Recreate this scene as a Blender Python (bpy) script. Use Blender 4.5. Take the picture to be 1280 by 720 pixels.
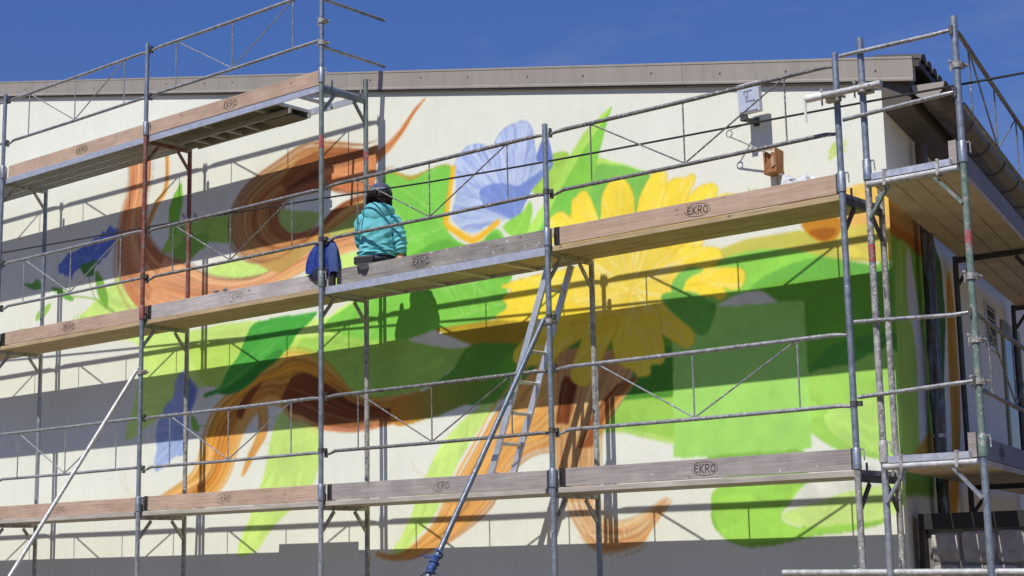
import bpy, bmesh, math, random
import numpy as np
from mathutils import Vector, Matrix

for o in list(bpy.data.objects): bpy.data.objects.remove(o)
scene = bpy.context.scene
COL = scene.collection

# ---------------------------------------------------------------- camera, sky, sun, exposure
cam_d = bpy.data.cameras.new('camera'); cam = bpy.data.objects.new('camera', cam_d); COL.objects.link(cam)
cam.location = (16.5238, -10.2070, -0.6119)
cam.rotation_euler = (1.74120, 0.01902, 0.70652)
cam_d.sensor_width = 36; cam_d.lens = 56.397; cam_d.clip_start = 0.1; cam_d.clip_end = 3000
scene.camera = cam
SUN_TRAVEL = Vector((-0.095, 1.0, -1.38))            # direction the sunlight travels
to_sun = -SUN_TRAVEL.normalized()
world = bpy.data.worlds.new('World'); scene.world = world; world.use_nodes = True
wn = world.node_tree.nodes; wl = world.node_tree.links; wn.clear()
sky = wn.new('ShaderNodeTexSky'); sky.sky_type = 'NISHITA'; sky.sun_disc = False
sky.sun_elevation = math.asin(to_sun.z); sky.sun_rotation = math.atan2(to_sun.x, to_sun.y)
sky.altitude = 0; sky.air_density = 2.0; sky.dust_density = 0.0; sky.ozone_density = 10.0
hs = wn.new('ShaderNodeMix'); hs.data_type = 'RGBA'; hs.blend_type = 'MULTIPLY'; hs.inputs['Factor'].default_value = 1.0; hs.inputs['B'].default_value = (.84, 1.0, 1.85, 1)
tcw = wn.new('ShaderNodeTexCoord'); mpw = wn.new('ShaderNodeMapping'); mpw.inputs['Scale'].default_value = (2.2, 2.2, 9.0)
cn = wn.new('ShaderNodeTexNoise'); cn.inputs['Scale'].default_value = 2.2; cn.inputs['Detail'].default_value = 7; cn.inputs['Roughness'].default_value = .62
cr = wn.new('ShaderNodeValToRGB'); cr.color_ramp.elements[0].position = .52; cr.color_ramp.elements[1].position = .95
cr.color_ramp.elements[0].color = (0, 0, 0, 1); cr.color_ramp.elements[1].color = (.5, .5, .5, 1)
mxw = wn.new('ShaderNodeMix'); mxw.data_type = 'RGBA'; mxw.inputs['B'].default_value = (6.5, 7.4, 9.0, 1)
bg = wn.new('ShaderNodeBackground'); bg.inputs['Strength'].default_value = 0.046
wo = wn.new('ShaderNodeOutputWorld')
wl.new(sky.outputs[0], hs.inputs['A']); wl.new(hs.outputs['Result'], mxw.inputs['A'])
wl.new(tcw.outputs['Generated'], mpw.inputs[0]); wl.new(mpw.outputs[0], cn.inputs['Vector']); wl.new(cn.outputs['Fac'], cr.inputs[0])
wl.new(cr.outputs[0], mxw.inputs['Factor']); wl.new(mxw.outputs['Result'], bg.inputs['Color']); wl.new(bg.outputs[0], wo.inputs['Surface'])
sun_d = bpy.data.lights.new('sun', 'SUN'); sun_d.energy = 4.6; sun_d.angle = math.radians(0.5); sun_d.color = (1.0, 0.958, 0.875)
sun = bpy.data.objects.new('sun', sun_d); COL.objects.link(sun); sun.rotation_euler = SUN_TRAVEL.to_track_quat('-Z', 'Y').to_euler()
sun.location = (8, -20, 25)
scene.view_settings.view_transform = 'Standard'; scene.view_settings.look = 'None'
scene.view_settings.exposure = 0.0; scene.view_settings.gamma = 1.0; scene.view_settings.use_curve_mapping = False

# ---------------------------------------------------------------- helpers
random.seed(7); rng = np.random.default_rng(11)
L = 2.7556; W = 0.5946; YW = 0.87; GROUND = -2.2     # bay length, frame width, wall plane, ground level
A14 = math.radians(14.5)
D = Vector((-math.sin(A14), math.cos(A14), 0)); N = Vector((math.cos(A14), math.sin(A14), 0))   # along / out of the side wall
CORNER = Vector((10.945, YW, 0))
LB = 3.2

def s2l(c):
    return tuple(((v/255)/12.92 if v/255 <= .04045 else ((v/255+.055)/1.055)**2.4) for v in c)

class MB:
    def __init__(self): self.v = []; self.f = []; self.m = []
    def add(self, vs, fs, mi=0):
        b = len(self.v); self.v += [tuple(v) for v in vs]; self.f += [tuple(i+b for i in f) for f in fs]; self.m += [mi]*len(fs); return self
    def box(self, a, b, mi=0, bev=0):
        x0, y0, z0 = a; x1, y1, z1 = b
        return self.obox(Vector(((x0+x1)/2, (y0+y1)/2, (z0+z1)/2)), Vector((1,0,0)), Vector((0,1,0)), Vector((0,0,1)), (x1-x0)/2, (y1-y0)/2, (z1-z0)/2, mi)
    def obox(self, c, ux, uy, uz, hx, hy, hz, mi=0):
        vs = [c + ux*(sx*hx) + uy*(sy*hy) + uz*(sz*hz) for sz in (-1,1) for sy in (-1,1) for sx in (-1,1)]
        return self.add(vs, [(0,2,3,1),(4,5,7,6),(0,1,5,4),(2,6,7,3),(0,4,6,2),(1,3,7,5)], mi)
    def beam(self, p, q, w, h, up=Vector((0,0,1)), mi=0):
        p = Vector(p); q = Vector(q); u = (q-p).normalized(); s = u.cross(up).normalized(); t = s.cross(u)
        return self.obox((p+q)/2, u, s, t, (q-p).length/2, w/2, h/2, mi)
    def tube(self, pts, r, n=10, mi=0, caps=True):
        pts = [Vector(p) for p in pts]; rr = r if isinstance(r, (list, tuple)) else [r]*len(pts)
        base = len(self.v); prev = None
        for i, p in enumerate(pts):
            t = (pts[min(i+1, len(pts)-1)] - pts[max(i-1, 0)]).normalized()
            if prev is None:
                a = t.orthogonal().normalized()
            else:
                a = (prev - t*prev.dot(t)).normalized()
            prev = a; b = t.cross(a)
            for k in range(n):
                an = 2*math.pi*k/n; self.v.append(tuple(p + (a*math.cos(an) + b*math.sin(an))*rr[i]))
        for i in range(len(pts)-1):
            for k in range(n):
                k2 = (k+1) % n
                self.f.append((base+i*n+k, base+i*n+k2, base+(i+1)*n+k2, base+(i+1)*n+k)); self.m.append(mi)
        if caps:
            self.f.append(tuple(base+k for k in reversed(range(n)))); self.m.append(mi)
            e = base+(len(pts)-1)*n; self.f.append(tuple(e+k for k in range(n))); self.m.append(mi)
        return self
    def grid(self, P, closed=False, mi=0):
        nu = len(P); nv = len(P[0]); base = len(self.v)
        for r in P: self.v += [tuple(q) for q in r]
        for i in range(nu-1):
            for j in range(nv if closed else nv-1):
                j2 = (j+1) % nv
                self.f.append((base+i*nv+j, base+i*nv+j2, base+(i+1)*nv+j2, base+(i+1)*nv+j)); self.m.append(mi)
        return self
    def build(self, name, mats, parent=None, smooth=False, bevel=0, label=None):
        me = bpy.data.meshes.new(name); me.from_pydata(self.v, [], self.f)
        if not isinstance(mats, (list, tuple)): mats = [mats]
        for m in mats: me.materials.append(m)
        me.polygons.foreach_set('material_index', self.m)
        if smooth:
            me.polygons.foreach_set('use_smooth', [True]*len(self.f))
            if hasattr(me, 'set_sharp_from_angle'): me.set_sharp_from_angle(angle=math.radians(40))
        me.update()
        o = bpy.data.objects.new(name, me); COL.objects.link(o)
        if parent is not None: o.parent = parent
        if bevel:
            b = o.modifiers.new('bevel', 'BEVEL'); b.width = bevel; b.segments = 2; b.limit_method = 'ANGLE'
        if label: o['label'] = label
        return o

def thing(name, label, cat, group=None, loc=(0,0,0)):
    o = bpy.data.objects.new(name, None); COL.objects.link(o); o.location = loc; o.empty_display_size = .2
    o['label'] = label; o['category'] = cat
    if group: o['group'] = group
    return o
def tag(o, label, cat, group=None):
    o['label'] = label; o['category'] = cat
    if group: o['group'] = group
    return o

# ---------------------------------------------------------------- materials
def newmat(name, rough=.6, metal=0.0, spec=.5):
    m = bpy.data.materials.new(name); m.use_nodes = True; nt = m.node_tree
    b = nt.nodes['Principled BSDF']; b.inputs['Roughness'].default_value = rough; b.inputs['Metallic'].default_value = metal
    b.inputs['Specular IOR Level'].default_value = spec
    return m, nt, b
def coords(nt, scale=(1,1,1), rot=(0,0,0), rand=True):
    tc = nt.nodes.new('ShaderNodeTexCoord'); mp = nt.nodes.new('ShaderNodeMapping')
    mp.inputs['Scale'].default_value = scale; mp.inputs['Rotation'].default_value = rot
    if rand:
        oi = nt.nodes.new('ShaderNodeObjectInfo'); mu = nt.nodes.new('ShaderNodeMath'); mu.operation = 'MULTIPLY'; mu.inputs[1].default_value = 37.0
        ad = nt.nodes.new('ShaderNodeVectorMath'); ad.operation = 'ADD'
        nt.links.new(oi.outputs['Random'], mu.inputs[0]); nt.links.new(tc.outputs['Object'], ad.inputs[0]); nt.links.new(mu.outputs[0], ad.inputs[1]); nt.links.new(ad.outputs[0], mp.inputs[0])
    else: nt.links.new(tc.outputs['Object'], mp.inputs[0])
    return mp.outputs[0]
def noise(nt, vec, scale, detail=5, rough=.6):
    n = nt.nodes.new('ShaderNodeTexNoise'); n.inputs['Scale'].default_value = scale; n.inputs['Detail'].default_value = detail; n.inputs['Roughness'].default_value = rough
    nt.links.new(vec, n.inputs['Vector']); return n.outputs['Fac']
def ramp(nt, fac, stops):
    r = nt.nodes.new('ShaderNodeValToRGB'); e = r.color_ramp.elements
    while len(e) < len(stops): e.new(.5)
    for i, (p, c) in enumerate(stops): e[i].position = p; e[i].color = (*c, 1) if len(c) == 3 else c
    nt.links.new(fac, r.inputs[0]); return r.outputs['Color']
def mix(nt, fac, a, b, typ='MIX'):
    n = nt.nodes.new('ShaderNodeMix'); n.data_type = 'RGBA'; n.blend_type = typ
    if isinstance(fac, float): n.inputs['Factor'].default_value = fac
    else: nt.links.new(fac, n.inputs['Factor'])
    for k, s in (('A', a), ('B', b)):
        if isinstance(s, tuple): n.inputs[k].default_value = (*s, 1)
        else: nt.links.new(s, n.inputs[k])
    return n.outputs['Result']
def bump(nt, b, h, strength=.3, dist=.01):
    n = nt.nodes.new('ShaderNodeBump'); n.inputs['Strength'].default_value = strength; n.inputs['Distance'].default_value = dist
    nt.links.new(h, n.inputs['Height']); nt.links.new(n.outputs[0], b.inputs['Normal'])

def steel(name, base, dark, metal=.55, rough=.48, splash=.0, chip=None):
    m, nt, b = newmat(name, rough, metal)
    v = coords(nt)
    c = ramp(nt, noise(nt, v, 16, 6, .75), [(.34, dark), (.6, base)])
    if chip:
        c = mix(nt, ramp(nt, noise(nt, v, 14, 5, .7), [(.52, (0,0,0)), (.58, (1,1,1))]), c, chip)
    if splash:
        c = mix(nt, ramp(nt, noise(nt, v, 55, 3, .6), [(1-splash, (0,0,0)), (1-splash+.04, (1,1,1))]), c, (.62,.62,.6))
    nt.links.new(c, b.inputs['Base Color'])
    nt.links.new(ramp(nt, noise(nt, v, 30, 4), [(.3, (rough-.1,)*3), (.7, (rough+.2,)*3)]), b.inputs['Roughness'])
    return m
def wood(name, base, dark, along='x', rough=.75, dirt=None, dirt_amt=.5, splash=.0):
    m, nt, b = newmat(name, rough, 0, .25)
    rot = (0,0,0) if along == 'x' else (0, 0, math.radians(-104.5))
    v = coords(nt, (1.2, 22, 22), rot)
    g = noise(nt, v, 2.2, 6, .65)
    c = ramp(nt, g, [(.28, dark), (.7, base)])
    v2 = coords(nt, (1, 1, 1))
    blot = noise(nt, v2, 3.5, 5, .6)
    c = mix(nt, ramp(nt, blot, [(.35, (0,0,0)), (.75, (dirt_amt,)*3)]), c, dirt or tuple(x*.45 for x in dark))
    kn = nt.nodes.new('ShaderNodeTexVoronoi'); kn.inputs['Scale'].default_value = 4.5; nt.links.new(coords(nt, (1,1.6,1.6), rot), kn.inputs['Vector'])
    c = mix(nt, ramp(nt, kn.outputs['Distance'], [(.05, (.75,.75,.75)), (.1, (0,0,0))]), c, tuple(x*.35 for x in dark))
    st = noise(nt, coords(nt, (.5, 30, 30), rot), 3.0, 4, .7)
    c = mix(nt, ramp(nt, st, [(.56, (0,0,0)), (.66, (.45,.45,.45))]), c, tuple(x*.4 for x in dark))
    if splash:
        c = mix(nt, ramp(nt, noise(nt, coords(nt), 26, 4, .6), [(1-splash, (0,0,0)), (1-splash+.05, (.8,.8,.8))]), c, (.66,.65,.62))
    nt.links.new(c, b.inputs['Base Color']); bump(nt, b, g, .25, .004)
    return m
def plain(name, base, rough=.6, metal=0.0, var=.2, scale=12, spec=.4):
    m, nt, b = newmat(name, rough, metal, spec)
    v = coords(nt); n = noise(nt, v, scale, 5, .65)
    nt.links.new(ramp(nt, n, [(.25, tuple(x*(1-var) for x in base)), (.75, tuple(min(1, x*(1+var)) for x in base))]), b.inputs['Base Color'])
    bump(nt, b, n, .15, .004)
    return m

M = {}
M['galv'] = steel('galvanised_steel', (.42,.44,.47), (.20,.22,.25), .5, .45, .36)
M['galv_old'] = steel('weathered_galvanised_steel', (.44,.43,.41), (.13,.125,.12), .3, .6, .41)
M['galv_blue'] = steel('blue_grey_galvanised_steel', (.29,.33,.39), (.15,.18,.23), .5, .45, .35)
M['galv_light'] = steel('bright_galvanised_tube', (.60,.60,.59), (.33,.33,.33), .4, .5, .36)
M['galv_dark'] = steel('dark_blue_grey_tube', (.19,.22,.28), (.10,.12,.16), .5, .45, .33)
M['dark_steel'] = steel('dark_steel', (.13,.13,.125), (.06,.06,.058), .4, .55, .24)
M['red'] = steel('worn_red_paint_on_steel', (.26,.075,.06), (.16,.05,.045), .1, .55, .27, (.20,.17,.16))
M['green'] = steel('worn_green_paint_on_steel', (.17,.25,.21), (.10,.15,.13), .15, .55, .36, (.30,.29,.26))
M['greygreen'] = steel('grey_green_paint_on_steel', (.22,.26,.25), (.13,.155,.15), .25, .5, .27)
M['redmark'] = steel('red_marking_paint', (.40,.07,.08), (.26,.05,.06), 0, .6, .38, (.22,.23,.22))
M['rail_dark'] = steel('dull_rail_steel', (.24,.235,.23), (.10,.10,.10), .35, .55, .40)
M['rail'] = steel('galvanised_rail', (.40,.41,.42), (.17,.175,.185), .45, .45, .40)
M['alu'] = steel('aluminium', (.66,.68,.72), (.50,.52,.56), .55, .38, .2)
M['alu_dull'] = steel('dull_aluminium', (.50,.51,.50), (.38,.39,.38), .5, .5, .2)
M['wood_new'] = wood('pinkish_spruce_board', (.60,.445,.345), (.44,.31,.225), dirt_amt=.45, splash=.28)
M['wood_pale'] = wood('pale_bleached_board', (.60,.55,.53), (.40,.365,.35), dirt_amt=.5, splash=.32)
M['wood_grey'] = wood('grey_weathered_board', (.42,.385,.35), (.21,.195,.18), dirt_amt=.65, splash=.36)
M['wood_mauve'] = wood('mauve_grey_board', (.47,.42,.395), (.30,.265,.25), dirt_amt=.5, splash=.33)
M['plank'] = wood('deck_plank_wood', (.56,.44,.26), (.38,.28,.155), dirt_amt=.35)
M['plank_grey'] = wood('grey_deck_plank_wood', (.58,.53,.47), (.38,.34,.29), dirt_amt=.4)
M['plank_side'] = wood('deck_plank_wood_side', (.72,.61,.46), (.55,.45,.33), along='d', dirt_amt=.5)
M['toe_side'] = wood('grey_board_side', (.34,.33,.35), (.24,.23,.25), along='d', dirt_amt=.4)
M['ply'] = plain('brown_plywood', (.44,.37,.20), .55, 0, .25, 3)
M['ply_dark'] = plain('dark_plywood', (.16,.14,.12), .7, 0, .3, 6)
M['ink_faded'] = plain('faded_stencil_ink', (.19,.14,.125), .8, 0, .4, 60)
M['ink'] = plain('stencil_ink', (.045,.03,.028), .8, 0, .3, 60)
M['cap_metal'] = plain('board_end_fitting', (.05,.047,.045), .5, .4, .3, 20)
m_, nt_, b_ = newmat('taupe_fascia_metal', .5, 0, .4)
c_ = ramp(nt_, noise(nt_, coords(nt_, (3, 3, .6)), 2.0, 5, .65), [(.3, (.29,.263,.225)), (.7, (.345,.313,.272))])
c_ = mix(nt_, ramp(nt_, noise(nt_, coords(nt_, (9, 9, .8)), 2.4, 4, .7), [(.55, (0,0,0)), (.75, (.55,.55,.55))]), c_, (.20,.18,.155))
nt_.links.new(c_, b_.inputs['Base Color']); M['fascia'] = m_
M['brown_dark'] = plain('dark_brown_eave_paint', (.095,.08,.068), .55, 0, .12, 4)
M['gutter'] = plain('brown_grey_gutter_metal', (.105,.088,.076), .42, .3, .4, 6)
M['tile'] = plain('dark_roof_tile', (.07,.06,.055), .7, 0, .3, 8)
M['black'] = plain('black_rubber', (.02,.02,.021), .6, 0, .2, 8)
M['white_plaster'] = plain('white_plaster_lump', (.74,.74,.72), .8, 0, .06, 30)

# ---------------------------------------------------------------- ground
gm, gnt, gb = newmat('pale_gravel_ground', .9, 0, .2)
gv = coords(gnt, rand=False)
gc = ramp(gnt, noise(gnt, gv, .6, 6), [(.3, (.165,.120,.052)), (.7, (.24,.172,.076))])
gc = mix(gnt, ramp(gnt, noise(gnt, gv, 40, 3), [(.4, (0,0,0)), (.6, (.5,.5,.5))]), gc, (.11,.09,.05))
gnt.links.new(gc, gb.inputs['Base Color']); bump(gnt, gb, noise(gnt, gv, 45, 3), .5, .02)
ground = MB().add([(-600,-600,GROUND),(600,-600,GROUND),(600,600,GROUND),(-600,600,GROUND)], [(0,1,2,3)]).build('ground', gm)
ground['kind'] = 'structure'

# ---------------------------------------------------------------- mural paint (front: X,Z in cm; side: distance along wall, Z in cm)
FRONT_PAINT = [
('P',(196,238,130),[31,232,65,253,102,273,127,283,164,258,191,218,242,201,330,200,455,190,485,197,514,204,536,195,536,155,456,155,389,130,318,133,289,135,250,133,202,112,143,87,132,95,152,145,149,195,86,206],1),
('P',(178,228,105),[249,185,356,175,455,172,536,160,456,151,370,130,291,133,264,148],1),
('P',(196,238,130),[391,95,422,96,456,83,457,56,442,18,390,-16,357,-44,329,-43,356,6,371,38],1),
('P',(196,238,130),[684,88,693,83,669,61,653,44,632,17,615,-12,593,-32,572,-48,556,-48,571,-31,583,-11,600,20,623,51,652,73],1),
('S',(110,165,70),2.0,[51,290,58,271,72,254,107,235,132,225]),
('S',(130,180,80),2.2,[0,265,24,265,62,258,89,247,110,234]),
('P',(110,180,75),[67,291,83,276,92,256,91,244,78,254,68,270],1),
('P',(90,175,80),[-25,282,-1,277,19,266,23,260,6,264],1),
('P',(150,210,100),[-57,246,-51,255,-34,261,-24,262,-33,250,-50,245],1),
('P',(85,165,80),[-88,296,-66,293,-56,297,-45,288,-47,283,-66,285],1),
('S',(140,200,90),2.2,[23,235,27,242]),
('S',(140,200,90),2.2,[29,234,34,243]),
('S',(140,200,90),2.2,[36,234,42,241]),
('S',(140,200,90),2.2,[41,233,48,238]),
('S',(150,210,100),2.5,[-91,238,-74,235,-59,230]),
('V',(98,124,206),(142,160,235),[50,305],40,1.0,[-11,309,-4,311,10,321,25,320,40,325,48,323,62,331,72,330,79,338,84,334,93,342,100,337,109,336,111,331,108,326,101,317,95,313,87,305,79,304,73,298,52,301,31,298,21,294,17,287,10,293,5,292,-2,298,-9,297],0),
('P',(75,150,80),[34,301,52,303,68,304,64,294,61,286,46,287],1),
('V',(158,178,218),(194,208,234),[246,98],34,1.0,[236,157,244,150,260,135,258,124,248,107,246,88,241,65,221,62,209,55,189,47,186,60,190,72,188,96,203,118,218,130,221,147],1),
('V',None,(104,126,196),[246,98],40,0.5,[236,157,260,135,258,124,248,107,241,65,221,62,189,47,188,96,203,118,221,147],1),
('P',(112,130,196),[239,150,256,134,252,118,243,106,241,123],1),
('P',(110,190,80),[250,105,259,101,264,88,253,91],1),
('S',(110,190,80),2,[260,94,276,92]),
('P',(150,205,95),[249,323,279,323,316,319,323,300,318,288,277,295,262,288,199,294,196,302,209,314,229,321],1),
('P',(110,195,75),[226,373,230,350,222,324,216,306,205,308,204,343,212,358],0),
('S',(150,110,130),3.5,[229,334,233,330]),
('S',(150,110,130),3.5,[240,326,245,321]),
('S',(150,110,130),3.5,[226,321,231,316]),
('S',(150,110,130),3.5,[243,312,248,307]),
('S',(150,110,130),3.5,[231,307,235,303]),
('S',(150,110,130),3.5,[241,300,245,296]),
('S',(150,110,130),3.5,[250,331,254,326]),
('S',(150,110,130),3.5,[237,294,241,290]),
('P',(120,190,80),[210,291,235,304,246,306,269,306,277,299,261,289,233,277],1),
('R',[(214,150,92),(176,100,60),(226,152,98),(240,184,126),(204,122,72),(186,106,60)],[124,450,128,383,119,359,112,336,109,313,113,281,131,254,165,225,218,204],[168,441,168,391,160,362,160,330,173,307,198,289,233,273,278,255,316,246],34,3.2),
('R',[(210,140,60),(180,110,50),(230,180,110)],[194,436,196,375,176,354,161,329],[201,435,202,372,183,350,167,327],8,1.2),
('P',(227,230,217),[237,274,282,281,325,277,355,263,388,252,356,245,312,248,275,257],1),
('P',(196,238,130),[272,261,286,267,318,269,346,262,381,250,354,245,312,249],1),
('R',[(226,162,112),(238,188,142),(204,126,80),(230,154,104),(240,182,116),(236,168,88)],[197,289,240,274,278,256,316,247,356,245,389,251,421,262,460,274,491,281,516,285],[162,229,220,211,279,212,330,218,369,230,421,242,470,251,508,254,537,255,550,257],34,3.6),
('P',(196,238,130),[441,240,479,250,525,251,570,240,570,207,479,208,394,208,369,217],1),
('P',(196,158,84),[353,267,406,268,450,282,491,289,537,295,546,278,546,261,505,271,461,269,394,246],1),
('R',[(160,104,60),(208,154,86),(196,134,66),(168,98,50),(206,146,76),(150,84,42),(190,112,62)],[540,357,518,356,485,364,450,371,424,371,395,363,362,354,336,341,320,323,317,302,326,281,358,263,406,263],[535,310,503,314,460,327,447,327,431,327,415,326,396,321,392,313,392,305,396,296,411,286,431,283,453,287],44,3.6),
('R',[(190,120,60),(150,82,42),(120,62,32),(168,96,54)],[518,356,485,363,450,366,418,359,393,343],[533,316,503,317,460,329,437,330,408,327],24,3),
('R',[(236,160,110),(222,140,80),(200,110,60)],[460,345,491,343,535,345],[460,333,498,317,535,312],14,3),
('P',(227,230,217),[460,326,479,317,503,308,485,302,460,301],1),
('P',(170,205,110),[392,310,406,311,455,300,450,289,428,284,411,286,396,296],1),
('R',[(160,88,40),(136,70,34),(200,118,52),(116,58,28),(220,156,70),(238,180,88),(228,156,66),(244,200,120),(206,128,54),(236,172,82)],[421,271,453,285,478,300,508,307,539,310],[450,274,470,281,493,289,520,295,544,297],14,3),
('P',(178,190,90),[470,278,503,288,537,294,546,284,546,269,503,274,479,271],1),
('R',[(214,130,70),(190,100,50),(236,170,110)],[528,346,551,354,571,366,588,381,606,392],[533,337,554,347,573,361,590,378,607,391],8,1.6),
('S',(236,200,160),1.2,[549,348,567,362,576,374]),
('S',(190,140,90),0.7,[367,368,336,349,318,325]),
('S',(190,140,90),0.7,[363,360,332,343,315,322]),
('S',(190,140,90),0.7,[359,353,328,336,312,319]),
('S',(190,140,90),0.7,[356,346,324,330,310,316]),
('S',(190,140,90),0.7,[352,338,320,323,307,313]),
('S',(170,110,60),0.9,[421,366,445,373,467,373,491,365]),
('S',(200,140,90),0.9,[406,365,440,376,470,375,503,363]),
('S',(170,110,60),0.8,[549,336,569,337]),
('S',(190,130,80),0.8,[546,330,564,330]),
('P',(190,165,60),[553,327,571,322,585,317,606,319,637,319,637,300,553,306],1),
('P',(150,210,95),[422,158,431,171,502,167,581,155,612,145,666,142,632,118,595,105,532,100,502,107,484,124,465,139,444,150],1),
('P',(120,205,85),[460,180,485,193,514,198,536,183,536,160,491,168],1),
('V',(110,208,88),(178,236,140),[592,251],26,1.0,[550,322,585,312,606,317,637,317,637,275,634,253,665,235,697,247,710,219,713,199,706,191,709,179,693,163,634,162,615,160,583,156,555,158,519,162,479,176,467,187,502,199,537,223,541,259],1),
('P',(85,185,75),[570,231,603,242,630,246,665,233,693,244,708,222,713,199,674,205,613,209,575,214],1),
('S',(170,230,130),1.6,[555,317,603,285,630,258]),
('S',(170,230,130),1.6,[576,254,613,256,632,260]),
('S',(172,228,140),1.4,[629,207,643,194,648,178]),
('S',(172,228,140),1.4,[664,206,667,190,662,171]),
('S',(172,228,140),1.4,[591,204,609,189,617,171]),
('S',(172,228,140),1.4,[618,197,650,200,674,200]),
('S',(172,228,140),1.4,[633,168,673,173,703,175]),
('P',(227,230,217),[581,154,599,157,615,160,639,151,664,141,640,140,612,145],1),
('P',(178,150,36),[617,161,648,162,698,161,731,155,738,133,712,132,664,141,639,151],1),
('P',(84,158,62),[661,141,712,137,738,136,768,124,758,103,725,103,707,90,682,84,651,85,618,78,568,74,590,94,616,110,638,120],1),
('R',[(234,156,44),(240,172,54),(226,142,42),(190,110,38),(236,164,60),(240,186,100)],[595,105,568,100,532,100,502,108,484,125,465,139,440,151,409,156,388,147,359,141,334,130,310,119,292,106,280,90,272,68,259,42,232,29,192,14],[594,77,532,74,502,73,459,78,433,87,410,93,395,108,377,110,360,105,348,97,338,88,331,78,324,66,318,49,305,31,278,12,247,1],40,4.2),
('R',[(120,60,24),(140,72,28),(104,50,20),(166,90,36)],[579,85,558,89,532,94,502,101,479,114,456,127,432,136,412,133],[579,79,558,77,532,75,502,74,456,82,429,92,410,98,397,112],22,3.4),
('R',[(120,60,22),(150,80,30)],[354,128,337,116,324,100],[370,133,349,116,334,95],8,2.4),
('R',[(238,180,88),(228,156,66),(244,200,120),(206,128,54),(236,172,82)],[360,104,360,80,344,56,334,35],[374,108,373,78,354,55,338,35],10,2),
('R',[(236,150,110),(220,140,90)],[459,79,502,74,536,75],[462,75,502,71,540,72],5,1.4),
('R',[(238,180,88),(228,156,66),(244,200,120),(206,128,54),(236,172,82)],[276,73,269,43,236,31,183,16],[290,68,285,41,253,25,197,10],10,2),
('S',(226,190,140),1,[123,52,126,38,145,21,163,11]),
('S',(230,200,150),1,[132,50,135,35,157,17]),
('S',(200,225,150),1.4,[332,77,345,74]),
('S',(200,225,150),1.4,[365,66,380,67]),
('G',(204,134,46),(104,156,56),[569,89,668,98],[562,99,601,104,632,110,672,111,686,97,651,85,618,79,590,74,562,73,555,86],1),
('V',(52,168,72),(110,206,110),[431,195],22,0.9,[355,196,396,198,431,197,451,197,441,188,422,178,412,167,400,160,363,141,344,130,326,125,296,126,281,124,271,124,273,128,297,133,311,150,328,164,341,184],1),
('S',(105,200,110),1.2,[441,193,382,168,331,143,281,125]),
('P',(40,140,60),[400,160,363,141,326,125,296,126,331,138,382,162],1),
('P',(94,176,62),[692,109,712,130,768,138,856,143,934,149,966,155,1052,155,1096,156,1093,73,1023,61,888,68,888,58,828,63,757,78,711,86],1),
('P',(78,165,66),[730,113,768,135,808,134,805,113,778,98,757,82,720,85],1),
('P',(227,230,217),[931,142,945,150,964,154,981,151,993,142,1013,135,968,135],1),
('P',(64,146,54),[821,105,855,115,887,115,886,72,853,64,832,68],1),
('P',(150,212,92),[806,77,888,74,887,36,861,42,835,49,806,52],0),
('P',(176,226,120),[806,56,835,52,862,46,887,39,886,35,861,41,835,48,806,50],0),
('P',(200,196,84),[937,190,956,196,986,198,1019,197,1055,193,1099,183,1098,162,1015,173,963,177],1),
('P',(128,216,92),[907,171,937,183,963,187,991,186,1014,181,1053,167,1097,156,1096,137,965,144,922,145],1),
('P',(92,184,82),[966,155,990,167,1013,172,1036,172,1053,168,1074,161,1098,152,1095,116,965,131],1),
('P',(94,176,62),[933,133,966,154,1014,157,1097,145,1093,73,1016,73,919,82],1),
('P',(70,158,66),[1015,80,1032,98,1053,105,1095,104,1094,55,1014,55],1),
('P',(227,230,217),[931,142,945,150,964,154,981,151,993,142,1013,135,968,135],1),
('P',(250,206,96),[1055,222,1063,225,1075,226,1097,228,1097,193,1059,194,1053,208],1),
('P',(244,188,100),[1054,203,1095,198,1095,188,1054,191],1),
('P',(222,208,90),[1055,193,1095,188,1095,166,1053,172],1),
('P',(200,132,34),[1019,204,1020,197,1028,189,1038,184,1048,186,1053,194,1049,204],1),
('P',(165,96,24),[1025,196,1030,189,1038,185,1044,187,1048,194],1),
('P',(152,216,98),[1015,80,1052,86,1095,91,1094,8,1073,12,1044,19,1031,25,1018,35,1013,49],1),
('P',(176,226,118),[1029,48,1057,58,1093,55,1094,19,1068,17,1042,28],1),
('P',(128,198,84),[919,23,966,25,1009,22,1012,5,1019,-7,992,-21,987,-30,1002,-37,1049,-27,1080,-16,1078,-34,1049,-41,1023,-44,997,-48,968,-52,943,-49,927,-39,921,-27,924,-13,935,3],1),
('P',(150,224,96),[928,-3,1008,-5,992,-19,986,-29,1002,-37,1045,-33,1049,-40,1017,-43,981,-47,940,-45,927,-34],1),
('P',(196,238,140),[987,-27,1012,-20,1050,-11,1091,-5,1089,-28,1049,-36,1002,-36],1),
('P',(227,230,217),[1010,-4,1047,8,1091,4,1091,-6,1050,-10,1012,-19,993,-23],1),
('P',(152,221,112),[890,149,953,144,1017,140,1017,23,886,23],0),
('P',(120,186,84),[921,22,1008,22,1010,18,977,18,924,17],0),
('P',(160,214,90),[739,275,752,289,762,305,784,303,774,280,755,271],1),
('P',(176,232,100),[805,296,838,285,862,274,872,267,861,266,827,279,805,283],1),
('P',(112,196,92),[805,287,838,283,856,276,872,268,864,254,854,233,825,224,805,235,800,265],1),
('P',(122,212,84),[835,338,828,325,817,295,812,279,808,266,791,222,729,230,742,247,762,269,780,292,800,316,818,328],0),
('P',(110,206,88),[772,269,807,263,803,221,741,230,753,246],1),
('P',(170,232,104),[835,338,818,320,793,295,768,266,745,236,731,230,725,232,742,250,762,272,780,295,800,318,818,329],0),
('P',(105,128,206),[743,300,751,318,758,326,764,304,762,292,747,287],1),
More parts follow.
